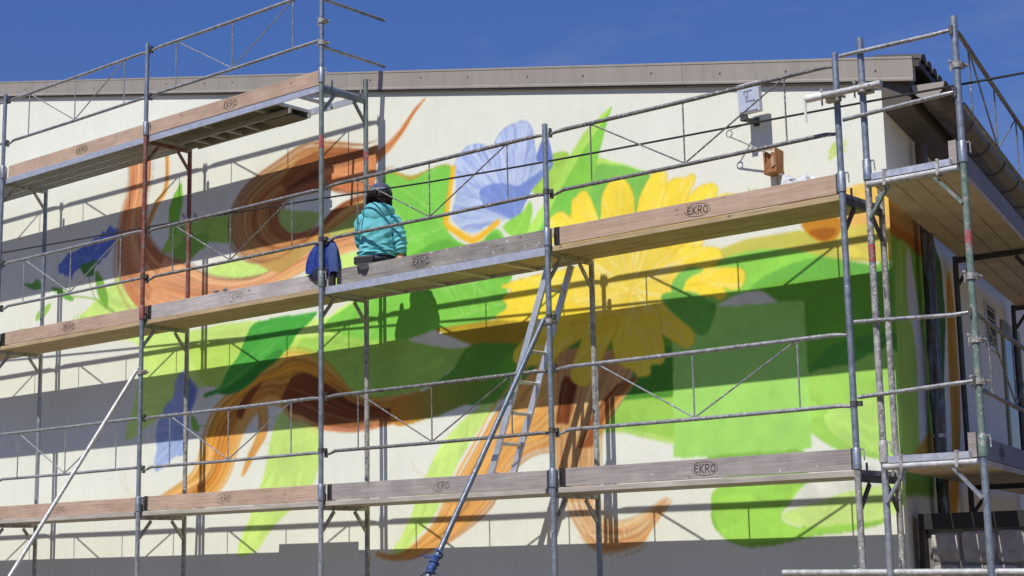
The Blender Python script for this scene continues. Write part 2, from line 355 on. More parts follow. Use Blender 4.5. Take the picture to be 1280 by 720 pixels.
('V',(178,194,228),(214,222,242),[719,255],90,1.5,[643,319,653,328,665,333,681,330,692,322,697,332,708,341,721,343,733,343,741,334,744,317,746,303,753,300,763,295,747,288,740,278,732,267,719,253,700,256,684,252,668,247,652,253,639,266,642,278,646,293,644,309],1),
('V',None,(104,122,198),[719,255],70,0.45,[643,319,653,328,665,333,681,330,692,322,697,332,708,341,721,343,733,343,741,334,744,317,746,303,740,278,719,253,684,252,668,247,652,253,639,266,646,293],1),
('V',(118,140,206),(156,174,224),[719,254],26,1.0,[675,285,685,290,707,289,724,283,746,291,764,295,741,277,732,267,719,253,695,263,680,272],1),
('S',(120,140,206),1.6,[643,319,653,328,665,333,681,330,692,322,697,332,708,341,721,343,733,343,741,334,744,317,746,303]),
('S',(110,130,200),1.4,[692,322,698,301,710,276,717,257]),
('S',(250,188,40),9,[642,315,638,296,633,275,632,261,645,251,665,240,681,245,697,253]),
('S',(254,206,70),3,[644,313,640,294,636,275,637,261,648,253,666,244,680,248]),
('P',(130,212,86),[737,266,739,254,731,236,715,236,703,247,711,252,727,258],1),
('S',(186,236,130),1.4,[734,264,726,248,716,238]),
('R',[(236,170,84),(242,190,104),(226,152,70),(240,184,96),(214,140,70)],[768,131,725,103,705,86,691,76,673,53,649,24,630,-1,614,-23,588,-41,562,-51,535,-47],[813,91,779,59,756,43,732,39,711,28,697,14,680,-7,652,-26,617,-43,572,-55,535,-52],36,3.6),
('R',[(220,172,112),(200,142,86),(230,184,120),(206,150,90),(234,194,132)],[768,128,761,67,761,43,763,14,771,-9],[860,115,823,70,808,50,805,19,804,-8],36,3.2),
('R',[None,(222,160,92),(206,134,70),(232,180,116),(196,120,60),(240,200,140)],[764,18,773,-12,783,-30,798,-46,819,-51,849,-45,864,-30,884,-11],[805,16,806,-12,812,-22,823,-29,841,-27,860,-19,878,-8],22,2.6),
('R',[(160,88,40),(136,70,34),(200,118,52),(116,58,28),(220,156,70)],[830,90,806,68,785,38],[854,95,826,70,801,37],12,2),
('R',[(110,54,20),(140,70,26)],[772,102,766,81,761,60],[787,95,781,80,775,59],10,2),
('S',(236,224,190),1.6,[808,1,809,-19,823,-29,843,-27,862,-17]),
('S',(236,224,190),1.6,[802,-2,804,-22,821,-32,844,-29,863,-19]),
('S',(236,224,190),1.6,[796,-4,799,-25,819,-35,844,-32,864,-21]),
('S',(236,224,190),1.6,[790,-7,793,-28,817,-39,845,-35,865,-23]),
('S',(236,224,190),1.6,[783,-9,788,-32,815,-42,846,-37,865,-25]),
('S',(190,140,70),1.4,[782,-37,802,-51,825,-56,847,-52,859,-42]),
('S',(200,150,90),1,[658,17,630,8,610,9]),
('S',(215,180,130),1,[581,42,589,28,615,18]),
('R',[(238,180,88),(228,156,66),(244,200,120),(206,128,54),(236,172,82)],[615,3,640,-1,666,2],[620,-2,642,-5,660,-5],5,1),
('V',(253,224,62),(250,234,150),[849,172],20,1.7,[758,227,759,245,772,251,783,244,791,233,798,207],1),
('S',(228,184,44),1.3,[758,227,759,245,772,251,783,244,791,233,798,207,758,227]),
('V',(253,224,62),(250,234,150),[849,172],20,1.7,[786,223,785,256,790,262,799,266,806,259,816,234,824,203],1),
('S',(228,184,44),1.3,[786,223,785,256,790,262,799,266,806,259,816,234,824,203,786,223]),
('V',(253,224,62),(250,234,150),[849,172],20,1.7,[816,211,818,244,820,259,830,270,842,271,853,254,854,227,850,192],1),
('S',(228,184,44),1.3,[816,211,818,244,820,259,830,270,842,271,853,254,854,227,850,192,816,211]),
('V',(253,224,62),(250,234,150),[849,172],20,1.7,[850,199,856,236,862,253,874,268,881,269,888,268,889,260,887,236,879,195],1),
('S',(228,184,44),1.3,[850,199,856,236,862,253,874,268,881,269,888,268,889,260,887,236,879,195,850,199]),
('V',(253,224,62),(250,234,150),[849,172],20,1.7,[876,203,887,252,898,260,907,259,915,261,918,255,908,238,894,200],1),
('S',(228,184,44),1.3,[876,203,887,252,898,260,907,259,915,261,918,255,908,238,894,200,876,203]),
('V',(253,224,62),(250,234,150),[849,172],20,1.7,[888,198,910,241,932,250,940,245,936,238,914,225,900,193],1),
('S',(228,184,44),1.3,[888,198,910,241,932,250,940,245,936,238,914,225,900,193,888,198]),
('V',(253,224,62),(250,234,150),[849,172],20,1.7,[900,196,933,236,959,236,961,230,933,212,915,192],1),
('S',(228,184,44),1.3,[900,196,933,236,959,236,961,230,933,212,915,192,900,196]),
('V',(253,224,62),(250,234,150),[849,172],20,1.7,[839,145,843,199,892,201,932,196,941,189,935,180,907,171,874,155],1),
('S',(228,184,44),1.3,[839,145,843,199,892,201,932,196,941,189,935,180,907,171,874,155,839,145]),
('V',(253,224,62),(250,234,150),[849,172],20,1.7,[856,146,891,172,918,178,959,174,961,161,952,157,942,160,945,154,938,150,926,155,898,152,873,141],1),
('S',(228,184,44),1.3,[856,146,891,172,918,178,959,174,961,161,952,157,942,160,945,154,938,150,926,155,898,152,873,141,856,146]),
('V',(253,224,62),(250,234,150),[849,172],20,1.7,[857,164,880,158,895,147,907,132,912,120,904,113,893,118,886,123,869,136,848,151],1),
('S',(228,184,44),1.3,[857,164,880,158,895,147,907,132,912,120,904,113,893,118,886,123,869,136,848,151,857,164]),
('V',(253,224,62),(250,234,150),[849,172],20,1.7,[829,149,873,146,879,127,881,112,878,103,866,103,865,95,853,94,847,100,838,104,828,114],1),
('S',(228,184,44),1.3,[829,149,873,146,879,127,881,112,878,103,866,103,865,95,853,94,847,100,838,104,828,114,829,149]),
('V',(253,224,62),(250,234,150),[849,172],20,1.7,[805,149,833,147,818,119,807,105,798,91,781,96,780,108,791,129],1),
('S',(228,184,44),1.3,[805,149,833,147,818,119,807,105,798,91,781,96,780,108,791,129,805,149]),
('V',(253,224,62),(250,234,150),[849,172],20,1.7,[715,131,726,140,744,150,769,157,822,154,818,141,792,133,765,122,756,114,728,116,714,120],1),
('S',(228,184,44),1.3,[715,131,726,140,744,150,769,157,822,154,818,141,792,133,765,122,756,114,728,116,714,120,715,131]),
('V',(253,224,62),(250,234,150),[849,172],20,1.7,[693,163,707,172,701,181,713,187,700,192,718,195,761,197,833,195,848,158,805,147,759,152,727,156],1),
('S',(228,184,44),1.3,[693,163,707,172,701,181,713,187,700,192,718,195,761,197,833,195,848,158,805,147,759,152,727,156,693,163]),
('V',(251,224,84),(248,240,180),[849,172],60,1.7,[798,207,850,208,897,196,904,175,890,158,857,148,814,153,783,171],1),
('V',None,(236,190,40),[849,172],40,0.5,[762,227,852,256,925,203,931,171,855,115,768,145,713,170],1),
('P',(112,198,98),[889,166,899,179,914,181,923,177,907,172,899,161],1),
('P',(94,180,80),[879,159,892,163,911,160,925,152,934,144,921,122,898,138],1),
('S',(186,218,104),6,[1046,256,1051,259]),
('S',(186,218,104),6,[1049,260,1054,263]),
('S',(186,218,104),6,[1052,261,1057,264]),
('S',(186,218,104),6,[1046,251,1051,254]),
('S',(186,218,104),6,[1050,254,1055,257]),
('S',(196,224,120),5,[1055,253,1060,255]),
('S',(196,224,120),5,[1055,257,1059,259]),
('S',(196,224,120),5,[1057,259,1061,261]),
('S',(140,205,90),2.4,[972,234,970,240]),
('S',(150,210,90),2.4,[974,234,976,239]),
('S',(150,210,90),2.4,[975,233,979,237]),
('S',(230,170,170),2,[1000,239,1004,243]),
('S',(235,190,190),3,[1007,238,1011,241])]
SIDE_PAINT = [
('P',(120,185,70),[-31,196,67,203,162,206,128,85,104,-14,-34,-18,-45,98],0),
('P',(150,200,84),[24,182,66,189,74,112,60,22,-3,19,-2,103],1),
('P',(216,150,46),[-32,212,11,214,70,214,148,213,159,185,106,182,53,185,-34,184],0),
('P',(190,110,30),[-32,191,56,194,116,194,106,182,53,185,-34,182],1),
('P',(210,210,205),[53,174,69,178,91,127,102,83,84,24,60,22,67,99,48,135],1),
('P',(196,150,50),[113,38,61,25,10,7,56,10,107,17],1),
('P',(214,150,40),[222,187,240,176,245,126,243,75,228,32,194,-25,159,-25,191,30,198,92,207,142],1),
('P',(60,110,60),[166,207,195,190,200,141,176,90,163,-12,116,-13,128,85],0)]


def catmull(p, closed, k=6):
    p = np.asarray(p, float); n = len(p); out = []
    rngi = range(n) if closed else range(n-1)
    for i in rngi:
        if closed: a, b, c, d = p[(i-1) % n], p[i], p[(i+1) % n], p[(i+2) % n]
        else: a, b, c, d = p[max(i-1,0)], p[i], p[i+1], p[min(i+2,n-1)]
        for t in np.arange(k)/k:
            out.append(.5*((2*b) + (c-a)*t + (2*a-5*b+4*c-d)*t*t + (3*b-a-3*c+d)*t**3))
    if not closed: out.append(p[-1])
    return np.array(out)

def smooth_noise(shape, cell, seed):
    r = np.random.default_rng(seed); ny, nx = shape[0]//cell+3, shape[1]//cell+3
    g = r.normal(size=(ny, nx)); yy = np.arange(shape[0])/cell; xx = np.arange(shape[1])/cell
    y0 = yy.astype(int); x0 = xx.astype(int); fy = (yy-y0)[:,None]; fx = (xx-x0)[None,:]
    fy = fy*fy*(3-2*fy); fx = fx*fx*(3-2*fx)
    return (g[y0][:,x0]*(1-fx)+g[y0][:,x0+1]*fx)*(1-fy) + (g[y0+1][:,x0]*(1-fx)+g[y0+1][:,x0+1]*fx)*fy

class Paint:
    """a sheet of wall paint: colours held per grid point of the wall mesh"""
    def __init__(self, xs, zs, base, seed, px):
        self.xs = xs; self.zs = zs; self.px = px
        self.img = np.empty((len(zs), len(xs), 3)); self.img[:] = base
        sh = self.img.shape[:2]; self.dx = smooth_noise(sh, 5, seed)*.0012 + smooth_noise(sh, 16, seed+3)*.0035; self.dz = smooth_noise(sh, 5, seed+1)*.0012 + smooth_noise(sh, 16, seed+4)*.0035
        self.tone = smooth_noise(sh, 9, seed+2)*.014 + smooth_noise(sh, 34, seed+5)*.022 + smooth_noise(sh, 90, seed+6)*.03
        self.r = np.random.default_rng(seed)
    def win(self, x0, x1, z0, z1):
        i0, i1 = np.searchsorted(self.xs, (x0, x1)); k0, k1 = np.searchsorted(self.zs, (z0, z1)); return slice(k0, k1), slice(i0, i1)
    def mask(self, pts):
        e = .03; w = self.win(pts[:,0].min()-e, pts[:,0].max()+e, pts[:,1].min()-e, pts[:,1].max()+e)
        X = self.xs[w[1]][None,:] + self.dx[w]; Z = self.zs[w[0]][:,None] + self.dz[w]
        ins = np.zeros(X.shape, bool); n = len(pts)
        for i in range(n):
            (ax, az), (bx, bz) = pts[i], pts[(i+1) % n]
            if az == bz: continue
            c = ((az > Z) != (bz > Z)); ins ^= c & (X < (bx-ax)*(Z-az)/(bz-az)+ax)
        return w, ins
    def fill(self, col, pts):
        w, ins = self.mask(pts); c = np.clip(np.array(col)[None,None,:]*(1+self.tone[w][...,None]), 0, 255)
        self.img[w][ins] = c[ins]; return w, ins
    def stroke(self, col, wid, pts, clip=None, taper=True, al=1.0):
        n = len(pts)-1
        tot = max(n, 1)
        r0 = wid/2
        x0, z0 = pts.min(0)-r0-.01; x1, z1 = pts.max(0)+r0+.01
        w = self.win(x0, x1, z0, z1); X = self.xs[w[1]][None,:] + self.dx[w]*.5; Z = self.zs[w[0]][:,None] + self.dz[w]*.5
        if X.size == 0 or Z.size == 0: return
        A = np.zeros((Z.shape[0], X.shape[1]))
        for i in range(n):
            a, b = pts[i], pts[i+1]; d = b-a; l2 = d@d+1e-12
            s = np.clip(((X-a[0])*d[0]+(Z-a[1])*d[1])/l2, 0, 1)
            dist = np.hypot(X-a[0]-s*d[0], Z-a[1]-s*d[1]); t = (i+s)/tot
            rr = r0*(np.clip(np.minimum(t, 1-t)*6+.25, 0, 1) if taper else 1.0)
            A = np.maximum(A, np.clip((rr*1.15-dist)/(rr*.45+.002), 0, 1))
        A = A*al
        if clip is not None:
            full = np.zeros(self.img.shape[:2], bool); full[clip[0]] = clip[1]; A = A*full[w]
        self.img[w] = self.img[w]*(1-A[...,None]) + np.array(col)*A[...,None]
    def run(self, ops):
        r = self.r
        for o in ops:
            k = o[0]
            if k == 'P':
                pts = np.array(o[2], float).reshape(-1,2)/100
                pts = catmull(pts, True, 5) if o[3] else pts
                cl = self.fill(o[1], pts); zz, xx = np.nonzero(cl[1]); ext = np.hypot(*(pts.max(0)-pts.min(0)))
                if len(zz) > 900 and o[3]:                    # laps of a broad brush within the shape
                    q = pts-pts.mean(0); ev, vec = np.linalg.eigh(q.T@q); v0 = vec[:,1]; col = np.array(o[1], float)
                    for j in range(int(min(60, 10+len(zz)/350))):
                        s = r.integers(len(zz)); a = np.array([self.xs[cl[0][1]][xx[s]], self.zs[cl[0][0]][zz[s]]]); an = r.normal()*.35
                        v = np.array([v0[0]*math.cos(an)-v0[1]*math.sin(an), v0[0]*math.sin(an)+v0[1]*math.cos(an)]); ln = ext*r.uniform(.1,.3); n_ = np.array([-v[1], v[0]])*r.normal()*.03
                        self.stroke(np.clip(col*(1+r.normal()*.075), 0, 255), r.uniform(.03,.09), np.array([a-v*ln*.5, a+n_, a+v*ln*.5]), cl, True, r.uniform(.15,.5))
            elif k == 'S':
                pts = np.array(o[3], float).reshape(-1,2)/100; u = 1/self.px(pts[:,0].mean())
                self.stroke(o[1], o[2]*u, catmull(pts, False, 5) if len(pts) > 2 else pts, taper=o[2] < 3)
            elif k == 'V':
                _, col, c2, ctr, n, wd, pts, sm = o
                pts = np.array(pts, float).reshape(-1,2)/100; pts = catmull(pts, True, 5) if sm else pts
                cl = self.fill(col, pts) if col else self.mask(pts)
                zz, xx = np.nonzero(cl[1]); c = np.array(ctr)/100; u = 1/self.px(pts[:,0].mean())
                if len(zz) == 0: continue
                ext = np.hypot(*(pts.max(0)-pts.min(0)))
                for j in range(n):
                    q = r.integers(len(zz)); a = np.array([self.xs[cl[0][1]][xx[q]], self.zs[cl[0][0]][zz[q]]])
                    v = a-c; v = v/(np.hypot(*v)+1e-6); ln = ext*r.uniform(.12,.35); sd = np.array([-v[1], v[0]])*r.normal()*.02
                    tone = 1+r.normal()*.03
                    self.stroke(np.clip(np.array(c2)*tone, 0, 255), max(.013, wd*u*r.uniform(.9,2.6)), np.array([a-v*ln*.5, a+sd, a+v*ln*.5]), cl, True, r.uniform(.2,.65))
            elif k == 'G':                                   # paint blended from one colour into another
                _, c1, c2, ax, pts, sm = o
                pts = np.array(pts, float).reshape(-1,2)/100; pts = catmull(pts, True, 5) if sm else pts
                w, ins = self.mask(pts); a = np.array(ax, float)/100; d = a[2:]-a[:2]
                X = self.xs[w[1]][None,:] + self.dx[w]*4; Z = self.zs[w[0]][:,None] + self.dz[w]*4
                t = np.clip(((X-a[0])*d[0]+(Z-a[1])*d[1])/(d@d) + self.tone[w]*1.5, 0, 1)[...,None]
                c = (np.array(c1)*(1-t)+np.array(c2)*t)*(1+self.tone[w][...,None]); self.img[w][ins] = np.clip(c, 0, 255)[ins]
            elif k == 'R':
                _, pal, l, rr, n, wd = o
                lc = catmull(np.array(l, float).reshape(-1,2)/100, False, 8); rc = catmull(np.array(rr, float).reshape(-1,2)/100, False, 8)
                m = 64
                def res(c):
                    s = np.r_[0, np.cumsum(np.hypot(*np.diff(c, axis=0).T))]; t = np.linspace(0, s[-1], m); return np.c_[np.interp(t, s, c[:,0]), np.interp(t, s, c[:,1])]
                lc = res(lc); rc = res(rc); u = 1/self.px(lc[:,0].mean())
                nofill = pal[0] is None; pal = [c for c in pal if c]
                if not nofill: self.fill(np.mean(np.array(pal[:4]), 0), np.r_[lc, rc[::-1]])
                phase = r.uniform(0, 6)
                for j in range(n*4):
                    f = r.uniform(.0, 1.0) if j > n else (j+.5)/n
                    stray = j > n*3.6
                    if stray: f = r.choice([-.07, 1.07])+r.normal()*.03
                    w0 = math.sin(phase)*.03
                    fr = np.clip(f + .05*np.sin(np.linspace(0, 3, m)+r.uniform(0, 6)), -.12 if stray else 0, 1.12 if stray else 1)[:,None]
                    cv = lc*(1-fr) + rc*fr
                    a = int(r.uniform(0, .45)*m) if r.random() < .6 else 0; b = int(r.uniform(.55, 1)*m) if r.random() < .6 else m
                    q = min(max(f, 0), 1)*(len(pal)-1) + r.normal()*.45; q = min(max(q, 0), len(pal)-1.001); i0 = int(q)
                    cc = np.array(pal[i0])*(1-(q-i0)) + np.array(pal[i0+1])*(q-i0)
                    if r.random() < .17: cc = cc*.72
                    elif r.random() < .14: cc = cc + (np.array((255,236,200))-cc)*.42
                    self.stroke(np.clip(cc*(1+r.normal()*.06), 0, 255), max(.015, wd*u*(r.uniform(.15,.3) if stray else r.uniform(.2,1.0))), cv[a:b:2], None, True, r.uniform(.35,.85))

def lin(img):
    g = img.mean(-1, keepdims=True); img = img*.94 + g*.03 + 6        # chalky exterior paint
    gm = np.clip(img[...,1]-np.maximum(img[...,0], img[...,2]), 0, 120)/120; img[...,0] += gm*20; img[...,2] -= gm*16
    c = np.clip(img/255, 0, 1); return np.where(c <= .04045, c/12.92, ((c+.055)/1.055)**2.4)

def roof_z(x): return 5.388-.1979*x              # top of the fascia along the gable
def wall_mat(name, attr=True):
    m, nt, b = newmat(name, .85, 0, .25)
    v = coords(nt, rand=False)
    ca = nt.nodes.new('ShaderNodeVertexColor'); ca.layer_name = 'paint'
    t = ramp(nt, noise(nt, v, 1.1, 5, .6), [(.3, (.95,.95,.945)), (.7, (1.03,1.03,1.03))])
    c = mix(nt, 1.0, ca.outputs['Color'], t, 'MULTIPLY')
    vs = coords(nt, (5, 5, .5), rand=False)
    c = mix(nt, 1.0, c, ramp(nt, noise(nt, vs, 1.6, 5, .7), [(.3, (.97,.97,.965)), (.65, (1.015,1.015,1.015))]), 'MULTIPLY')
    sp = ramp(nt, noise(nt, v, 90, 2, .5), [(.3, (.94,.94,.94)), (.7, (1.05,1.05,1.05))])
    c = mix(nt, 1.0, c, sp, 'MULTIPLY')
    nt.links.new(c, b.inputs['Base Color'])
    h = nt.nodes.new('ShaderNodeMath'); h.operation = 'ADD'; nt.links.new(noise(nt, v, 160, 3, .6), h.inputs[0]); nt.links.new(noise(nt, v, 14, 4, .6), h.inputs[1])
    bump(nt, b, h.outputs[0], .35, .004)
    return m
M['wall'] = wall_mat('painted_render')
PLASTER = (227, 230, 217)

building = thing('building', 'cream rendered building with sloping roof edge and large flower mural behind the scaffolding', 'building', loc=(10.945, YW, GROUND))
def bpart(mb, name, mat, parent=None, **k):
    """part of the building: mesh in world coordinates under the building's empty"""
    o = mb.build(name, mat, None, **k); p = parent or building
    o.parent = p
    if p is building: o.matrix_parent_inverse = Matrix.Translation(building.location).inverted()
    return o

def paint_sheet(name, xs, zs, paint, pos, keep):
    p = np.pad(paint.img, ((1,1),(1,1),(0,0)), 'edge'); paint.img = (p[1:-1,1:-1]*4 + 2*(p[:-2,1:-1]+p[2:,1:-1]+p[1:-1,:-2]+p[1:-1,2:]) + p[:-2,:-2]+p[2:,2:]+p[:-2,2:]+p[2:,:-2])/16
    nx, nz = len(xs), len(zs)
    X, Z = np.meshgrid(xs, zs); co = pos(X.ravel(), Z.ravel())
    idx = np.arange(nx*nz).reshape(nz, nx)
    q = np.stack([idx[:-1,:-1], idx[:-1,1:], idx[1:,1:], idx[1:,:-1]], -1).reshape(-1, 4)
    q = q[keep(X[:-1,1:].ravel(), Z[1:,:-1].ravel())]
    me = bpy.data.meshes.new(name); me.vertices.add(nx*nz); me.vertices.foreach_set('co', co.ravel().astype(np.float32))
    me.loops.add(q.size); me.loops.foreach_set('vertex_index', q.ravel().astype(np.int32))
    me.polygons.add(len(q)); me.polygons.foreach_set('loop_start', np.arange(0, q.size, 4, dtype=np.int32)); me.polygons.foreach_set('loop_total', np.full(len(q), 4, dtype=np.int32))
    ca = me.color_attributes.new('paint', 'FLOAT_COLOR', 'POINT')
    ca.data.foreach_set('color', np.c_[lin(paint.img).reshape(-1,3), np.ones(nx*nz)].ravel().astype(np.float32))
    me.materials.append(M['wall']); me.update(); me.validate()
    o = bpy.data.objects.new(name, me); COL.objects.link(o)
    o.parent = building; o.matrix_parent_inverse = Matrix.Translation(building.location).inverted()
    return o

# front wall sheet: finer towards the corner nearest the viewer
xs = [-5.0, -4, -3, -2.4, -2.0]; x = -1.9
while x < 10.94: xs.append(x); x += .0155 - .0065*max(0, min(1, (x+1.5)/9))
xs.append(10.945); xs = np.array(xs)
zs = np.r_[-2.2, -1.9, -1.5, -1.2, np.arange(-1.0, 6.45, .0115)]
pt = Paint(xs, zs, PLASTER, 5, lambda x: 108+6*x); pt.run(FRONT_PAINT)
o = paint_sheet('front_wall', xs, zs, pt, lambda X, Z: np.c_[X, np.full_like(X, YW), Z], lambda X, Z: Z < roof_z(X)-.10)
o['label'] = 'cream wall painted with a flower and hair mural'
txs = np.r_[np.arange(0, 3.0, .02), np.arange(3, 12.1, .5)]; tzs = np.r_[-2.2, -1.6, np.arange(-1.0, 3.0, .02)]
ps = Paint(txs, tzs, (236,235,225), 9, lambda x: 165); ps.run(SIDE_PAINT)
o = paint_sheet('side_wall', txs, tzs, ps, lambda T, Z: np.c_[CORNER.x+D.x*T+.0005, CORNER.y+D.y*T, Z], lambda T, Z: Z < 2.95)
o['label'] = 'shaded side wall with green and orange paint running round the corner'

# solid core behind the painted render
prof = [(-5, GROUND), (10.94, GROUND), (10.94, 2.95), (10.94, roof_z(10.94)-.06), (-5, roof_z(-5)-.06)]
mb = MB(); o0 = Vector((-.004, .006, 0))
a = [Vector((x, YW, z))+o0+D*.0 for x, z in prof]; b = [p + D*12 for p in a]
n = len(prof); mb.add(a+b, [tuple(range(n)), tuple(reversed(range(n, 2*n)))] + [(i, i+n, (i+1) % n+n, (i+1) % n) for i in range(n)])
bpart(mb, 'wall_core', plain('render_core', (.62,.61,.56), .9))

# roof slab and tiles
mb = MB(); pr = [(-5.2, roof_z(-5.2)-.02), (11.28, roof_z(11.28)-.02), (11.28, roof_z(11.28)-.07), (-5.2, roof_z(-5.2)-.07)]
a = [Vector((x, .845, z)) for x, z in pr]; b = [p + D*12.3 for p in a]
mb.add(a+b, [(0,1,2,3), (7,6,5,4), (0,4,5,1), (1,5,6,2), (2,6,7,3), (3,7,4,0)])
roof = bpart(mb, 'roof', M['tile'])
SL = Vector((1, 0, -.198)).normalized(); UP = SL.cross(D).normalized()
if UP.z < 0: UP = -UP
for k in range(14):
    s = .02 + k*.21; c = Vector((11.21, .862, roof_z(11.26)+.0)) + D*s; P = []
    for i in range(7):
        an = math.pi*i/6; off = D*(.1 - .1*math.cos(an)); up = UP*(.012+.055*math.sin(an))
        P.append([c+off+up-SL*.35, c+off+up+SL*.075, c+off+up*.6-UP*.02+SL*.075])
    mb = MB().grid(P); t = bpart(mb, 'roof_tile', M['tile'], roof, smooth=False)
    sol = t.modifiers.new('thick', 'SOLIDIFY'); sol.thickness = .012

# fascia: one sheet-metal panel per 2.04 m with folded top and bottom lips, screws
fas = None
sx = [-5.1] + [2.94+2.06*k for k in range(-3, 5)] ; sx = [s for s in sx if s < 11.1] + [11.235]
mb = MB()
mb.beam((-5.1, .853, roof_z(-5.1)-.12), (11.15, .853, roof_z(11.15)-.12), .03, .08)
fas = bpart(mb, 'fascia', M['brown_dark'], label='taupe sheet-metal verge along the sloping roof edge')
for k in range(len(sx)-1):
    a, b = sx[k]+.002, sx[k+1]-.002; mb = MB(); yo = .83 + .0015*(k % 2)
    prof = [(yo+.03, .0), (yo-.004, .004), (yo-.004, -.012), (yo, -.018), (yo, -.165), (yo-.006, -.172), (yo-.006, -.187), (yo+.03, -.187)]
    P = []
    for xx in (a, a+.03, a+.035, b):
        lift = .003 if xx < a+.032 else 0
        P.append([(xx, y-lift, roof_z(xx)+z) for y, z in prof])
    mb.grid(P); pn = bpart(mb, 'fascia_panel', M['fascia'], fas)
    so = pn.modifiers.new('thick', 'SOLIDIFY'); so.thickness = .002; so.offset = 1
    for q in (.15, .5, .85):
        xx = a+(b-a)*q + random.uniform(-.1,.1); zz = roof_z(xx)-.09-random.uniform(-.02,.02)
        bpart(MB().tube([(xx, yo+.004, zz), (xx, yo-.006, zz)], .0085, 8), 'screw', M['dark_steel'], fas)
mb = MB().beam((-5.1, .852, roof_z(-5.1)-.199), (10.98, .852, roof_z(10.98)-.199), .036, .014)
bpart(mb, 'verge_soffit', M['brown_dark'])
# end closure of the verge at the eaves
bpart(MB().add([(11.237,.828,roof_z(11.235)+.002),(11.237,.86,roof_z(11.235)+.002),(11.237,.86,roof_z(11.235)-.19),(11.237,.828,roof_z(11.235)-.19)], [(0,1,2,3)]), 'verge_end', M['fascia'])

# eaves box and gutter along the side wall
def along(t, off, z): return CORNER + D*t + N*off + Vector((0,0,z))
prof = [(.0, 2.81), (.225, 2.81), (.225, 3.03), (.0, 3.08)]
mb = MB(); a = [along(-.02, o_, z) for o_, z in prof]; b = [along(12, o_, z) for o_, z in prof]
mb.add(a+b, [(0,1,2,3), (7,6,5,4), (0,4,5,1), (1,5,6,2), (2,6,7,3), (3,7,4,0)]); bpart(mb, 'eaves_box', M['brown_dark'])
mb = MB(); R0 = .122; cx, cz = .362, 2.955; P = []
for t in np.linspace(-.045, 11.9, 13):
    row = [along(t, cx-R0-.004, cz+.004)]
    for i in range(13):
        an = math.pi + math.pi*i/12; row.append(along(t, cx+R0*math.cos(an), cz+R0*math.sin(an)))
    row.append(along(t, cx+R0+.012, cz+.006)); P.append(row)
mb.grid(P); gut = bpart(mb, 'gutter', M['gutter'], smooth=True)
so = gut.modifiers.new('thick', 'SOLIDIFY'); so.thickness = .004
cap = [along(-.047, cx+R0*1.0*math.cos(math.pi+math.pi*i/12), cz+R0*math.sin(math.pi+math.pi*i/12)) for i in range(13)]
mb = MB().add(cap + [p + D*.004 for p in cap], [tuple(range(13)), tuple(reversed(range(13, 26)))] + [(i, i+13, i+14, i+1) for i in range(12)] + [(12, 25, 13, 0)])
bpart(mb, 'end_cap', M['fascia'], gut)
for k in range(8):
    t = .35 + k*.8; arc = [along(t, cx+(R0+.006)*math.cos(math.pi+math.pi*i/12), cz+(R0+.006)*math.sin(math.pi+math.pi*i/12)) for i in range(13)]
    bpart(MB().tube(arc, .009, 6), 'gutter_bracket', M['dark_steel'], gut)

# downpipe in crumpled film, vent, window on the side wall
film, fnt, fb = newmat('grey_plastic_film', .18, 0, .6)
fv = coords(fnt, (1,1,.35), rand=False)
fnt.links.new(ramp(fnt, noise(fnt, fv, 9, 5, .65), [(.35, (.035,.036,.035)), (.55, (.11,.115,.12)), (.72, (.42,.44,.48))]), fb.inputs['Base Color'])
bump(fnt, fb, noise(fnt, fv, 16, 4), .8, .03)
T_DP, O_DP = .96, .085
bpart(MB().tube([along(T_DP, O_DP, 2.75), along(T_DP, O_DP, -.32), along(T_DP, O_DP, GROUND)], .05, 14), 'downpipe', M['gutter'], smooth=True)
dp = building.children[-1]
P = []; zz = 2.1
while zz > -.33:
    row = []
    for k in range(22):
        an = 2*math.pi*k/22; rad = .058 + .011*math.sin(3*an+zz*4.1)+.008*math.sin(5*an-zz*7) + .006*math.sin(zz*17+an)
        c = along(T_DP, O_DP, zz); row.append(c + N*rad*.75*math.cos(an) + D*rad*1.1*math.sin(an))
    P.append(row); zz -= .045
bpart(MB().grid(P, True), 'film_wrap', film, dp, smooth=True)
for z in (2.2, .35): bpart(MB().tube([along(T_DP, O_DP, z), along(T_DP, O_DP, z-.03)], .057, 14), 'pipe_clip', M['galv_light'], dp)
ventm = plain('white_vent_plastic', (.62,.65,.72), .5, 0, .05)
mb = MB(); t0, t1, z0, z1 = 4.0, 4.62, 1.40, 1.88
for (ta, tb, za, zb) in ((t0, t1, z0, z0+.04), (t0, t1, z1-.04, z1), (t0, t0+.05, z0+.04, z1-.04), (t1-.05, t1, z0+.04, z1-.04)):
    mb.obox(along((ta+tb)/2, .012, (za+zb)/2), D, N, Vector((0,0,1)), (tb-ta)/2, .012, (zb-za)/2)
vent = bpart(mb, 'vent', ventm, label='white louvred vent on the side wall')
bpart(MB().obox(along((t0+t1)/2, .003, (z0+z1)/2), D, N, Vector((0,0,1)), (t1-t0)/2-.05, .002, (z1-z0)/2-.04), 'vent_opening', M['black'], vent)
for k in range(5):
    z = z0+.07+k*.085; q = (N*.7+Vector((0,0,-.7))).normalized()
    bpart(MB().obox(along((t0+t1)/2, .012, z), D, q, D.cross(q), (t1-t0)/2-.05, .016, .004), 'slat', ventm, vent)
glass, gnt2, gb2 = newmat('dark_window_glass', .08, 0, .6); gb2.inputs['Base Color'].default_value = (.05,.075,.065,1)
framem = plain('olive_window_frame', (.27,.25,.13), .5, 0, .1)
mb = MB(); t0, t1, z0, z1 = 4.95, 6.15, .30, 1.80
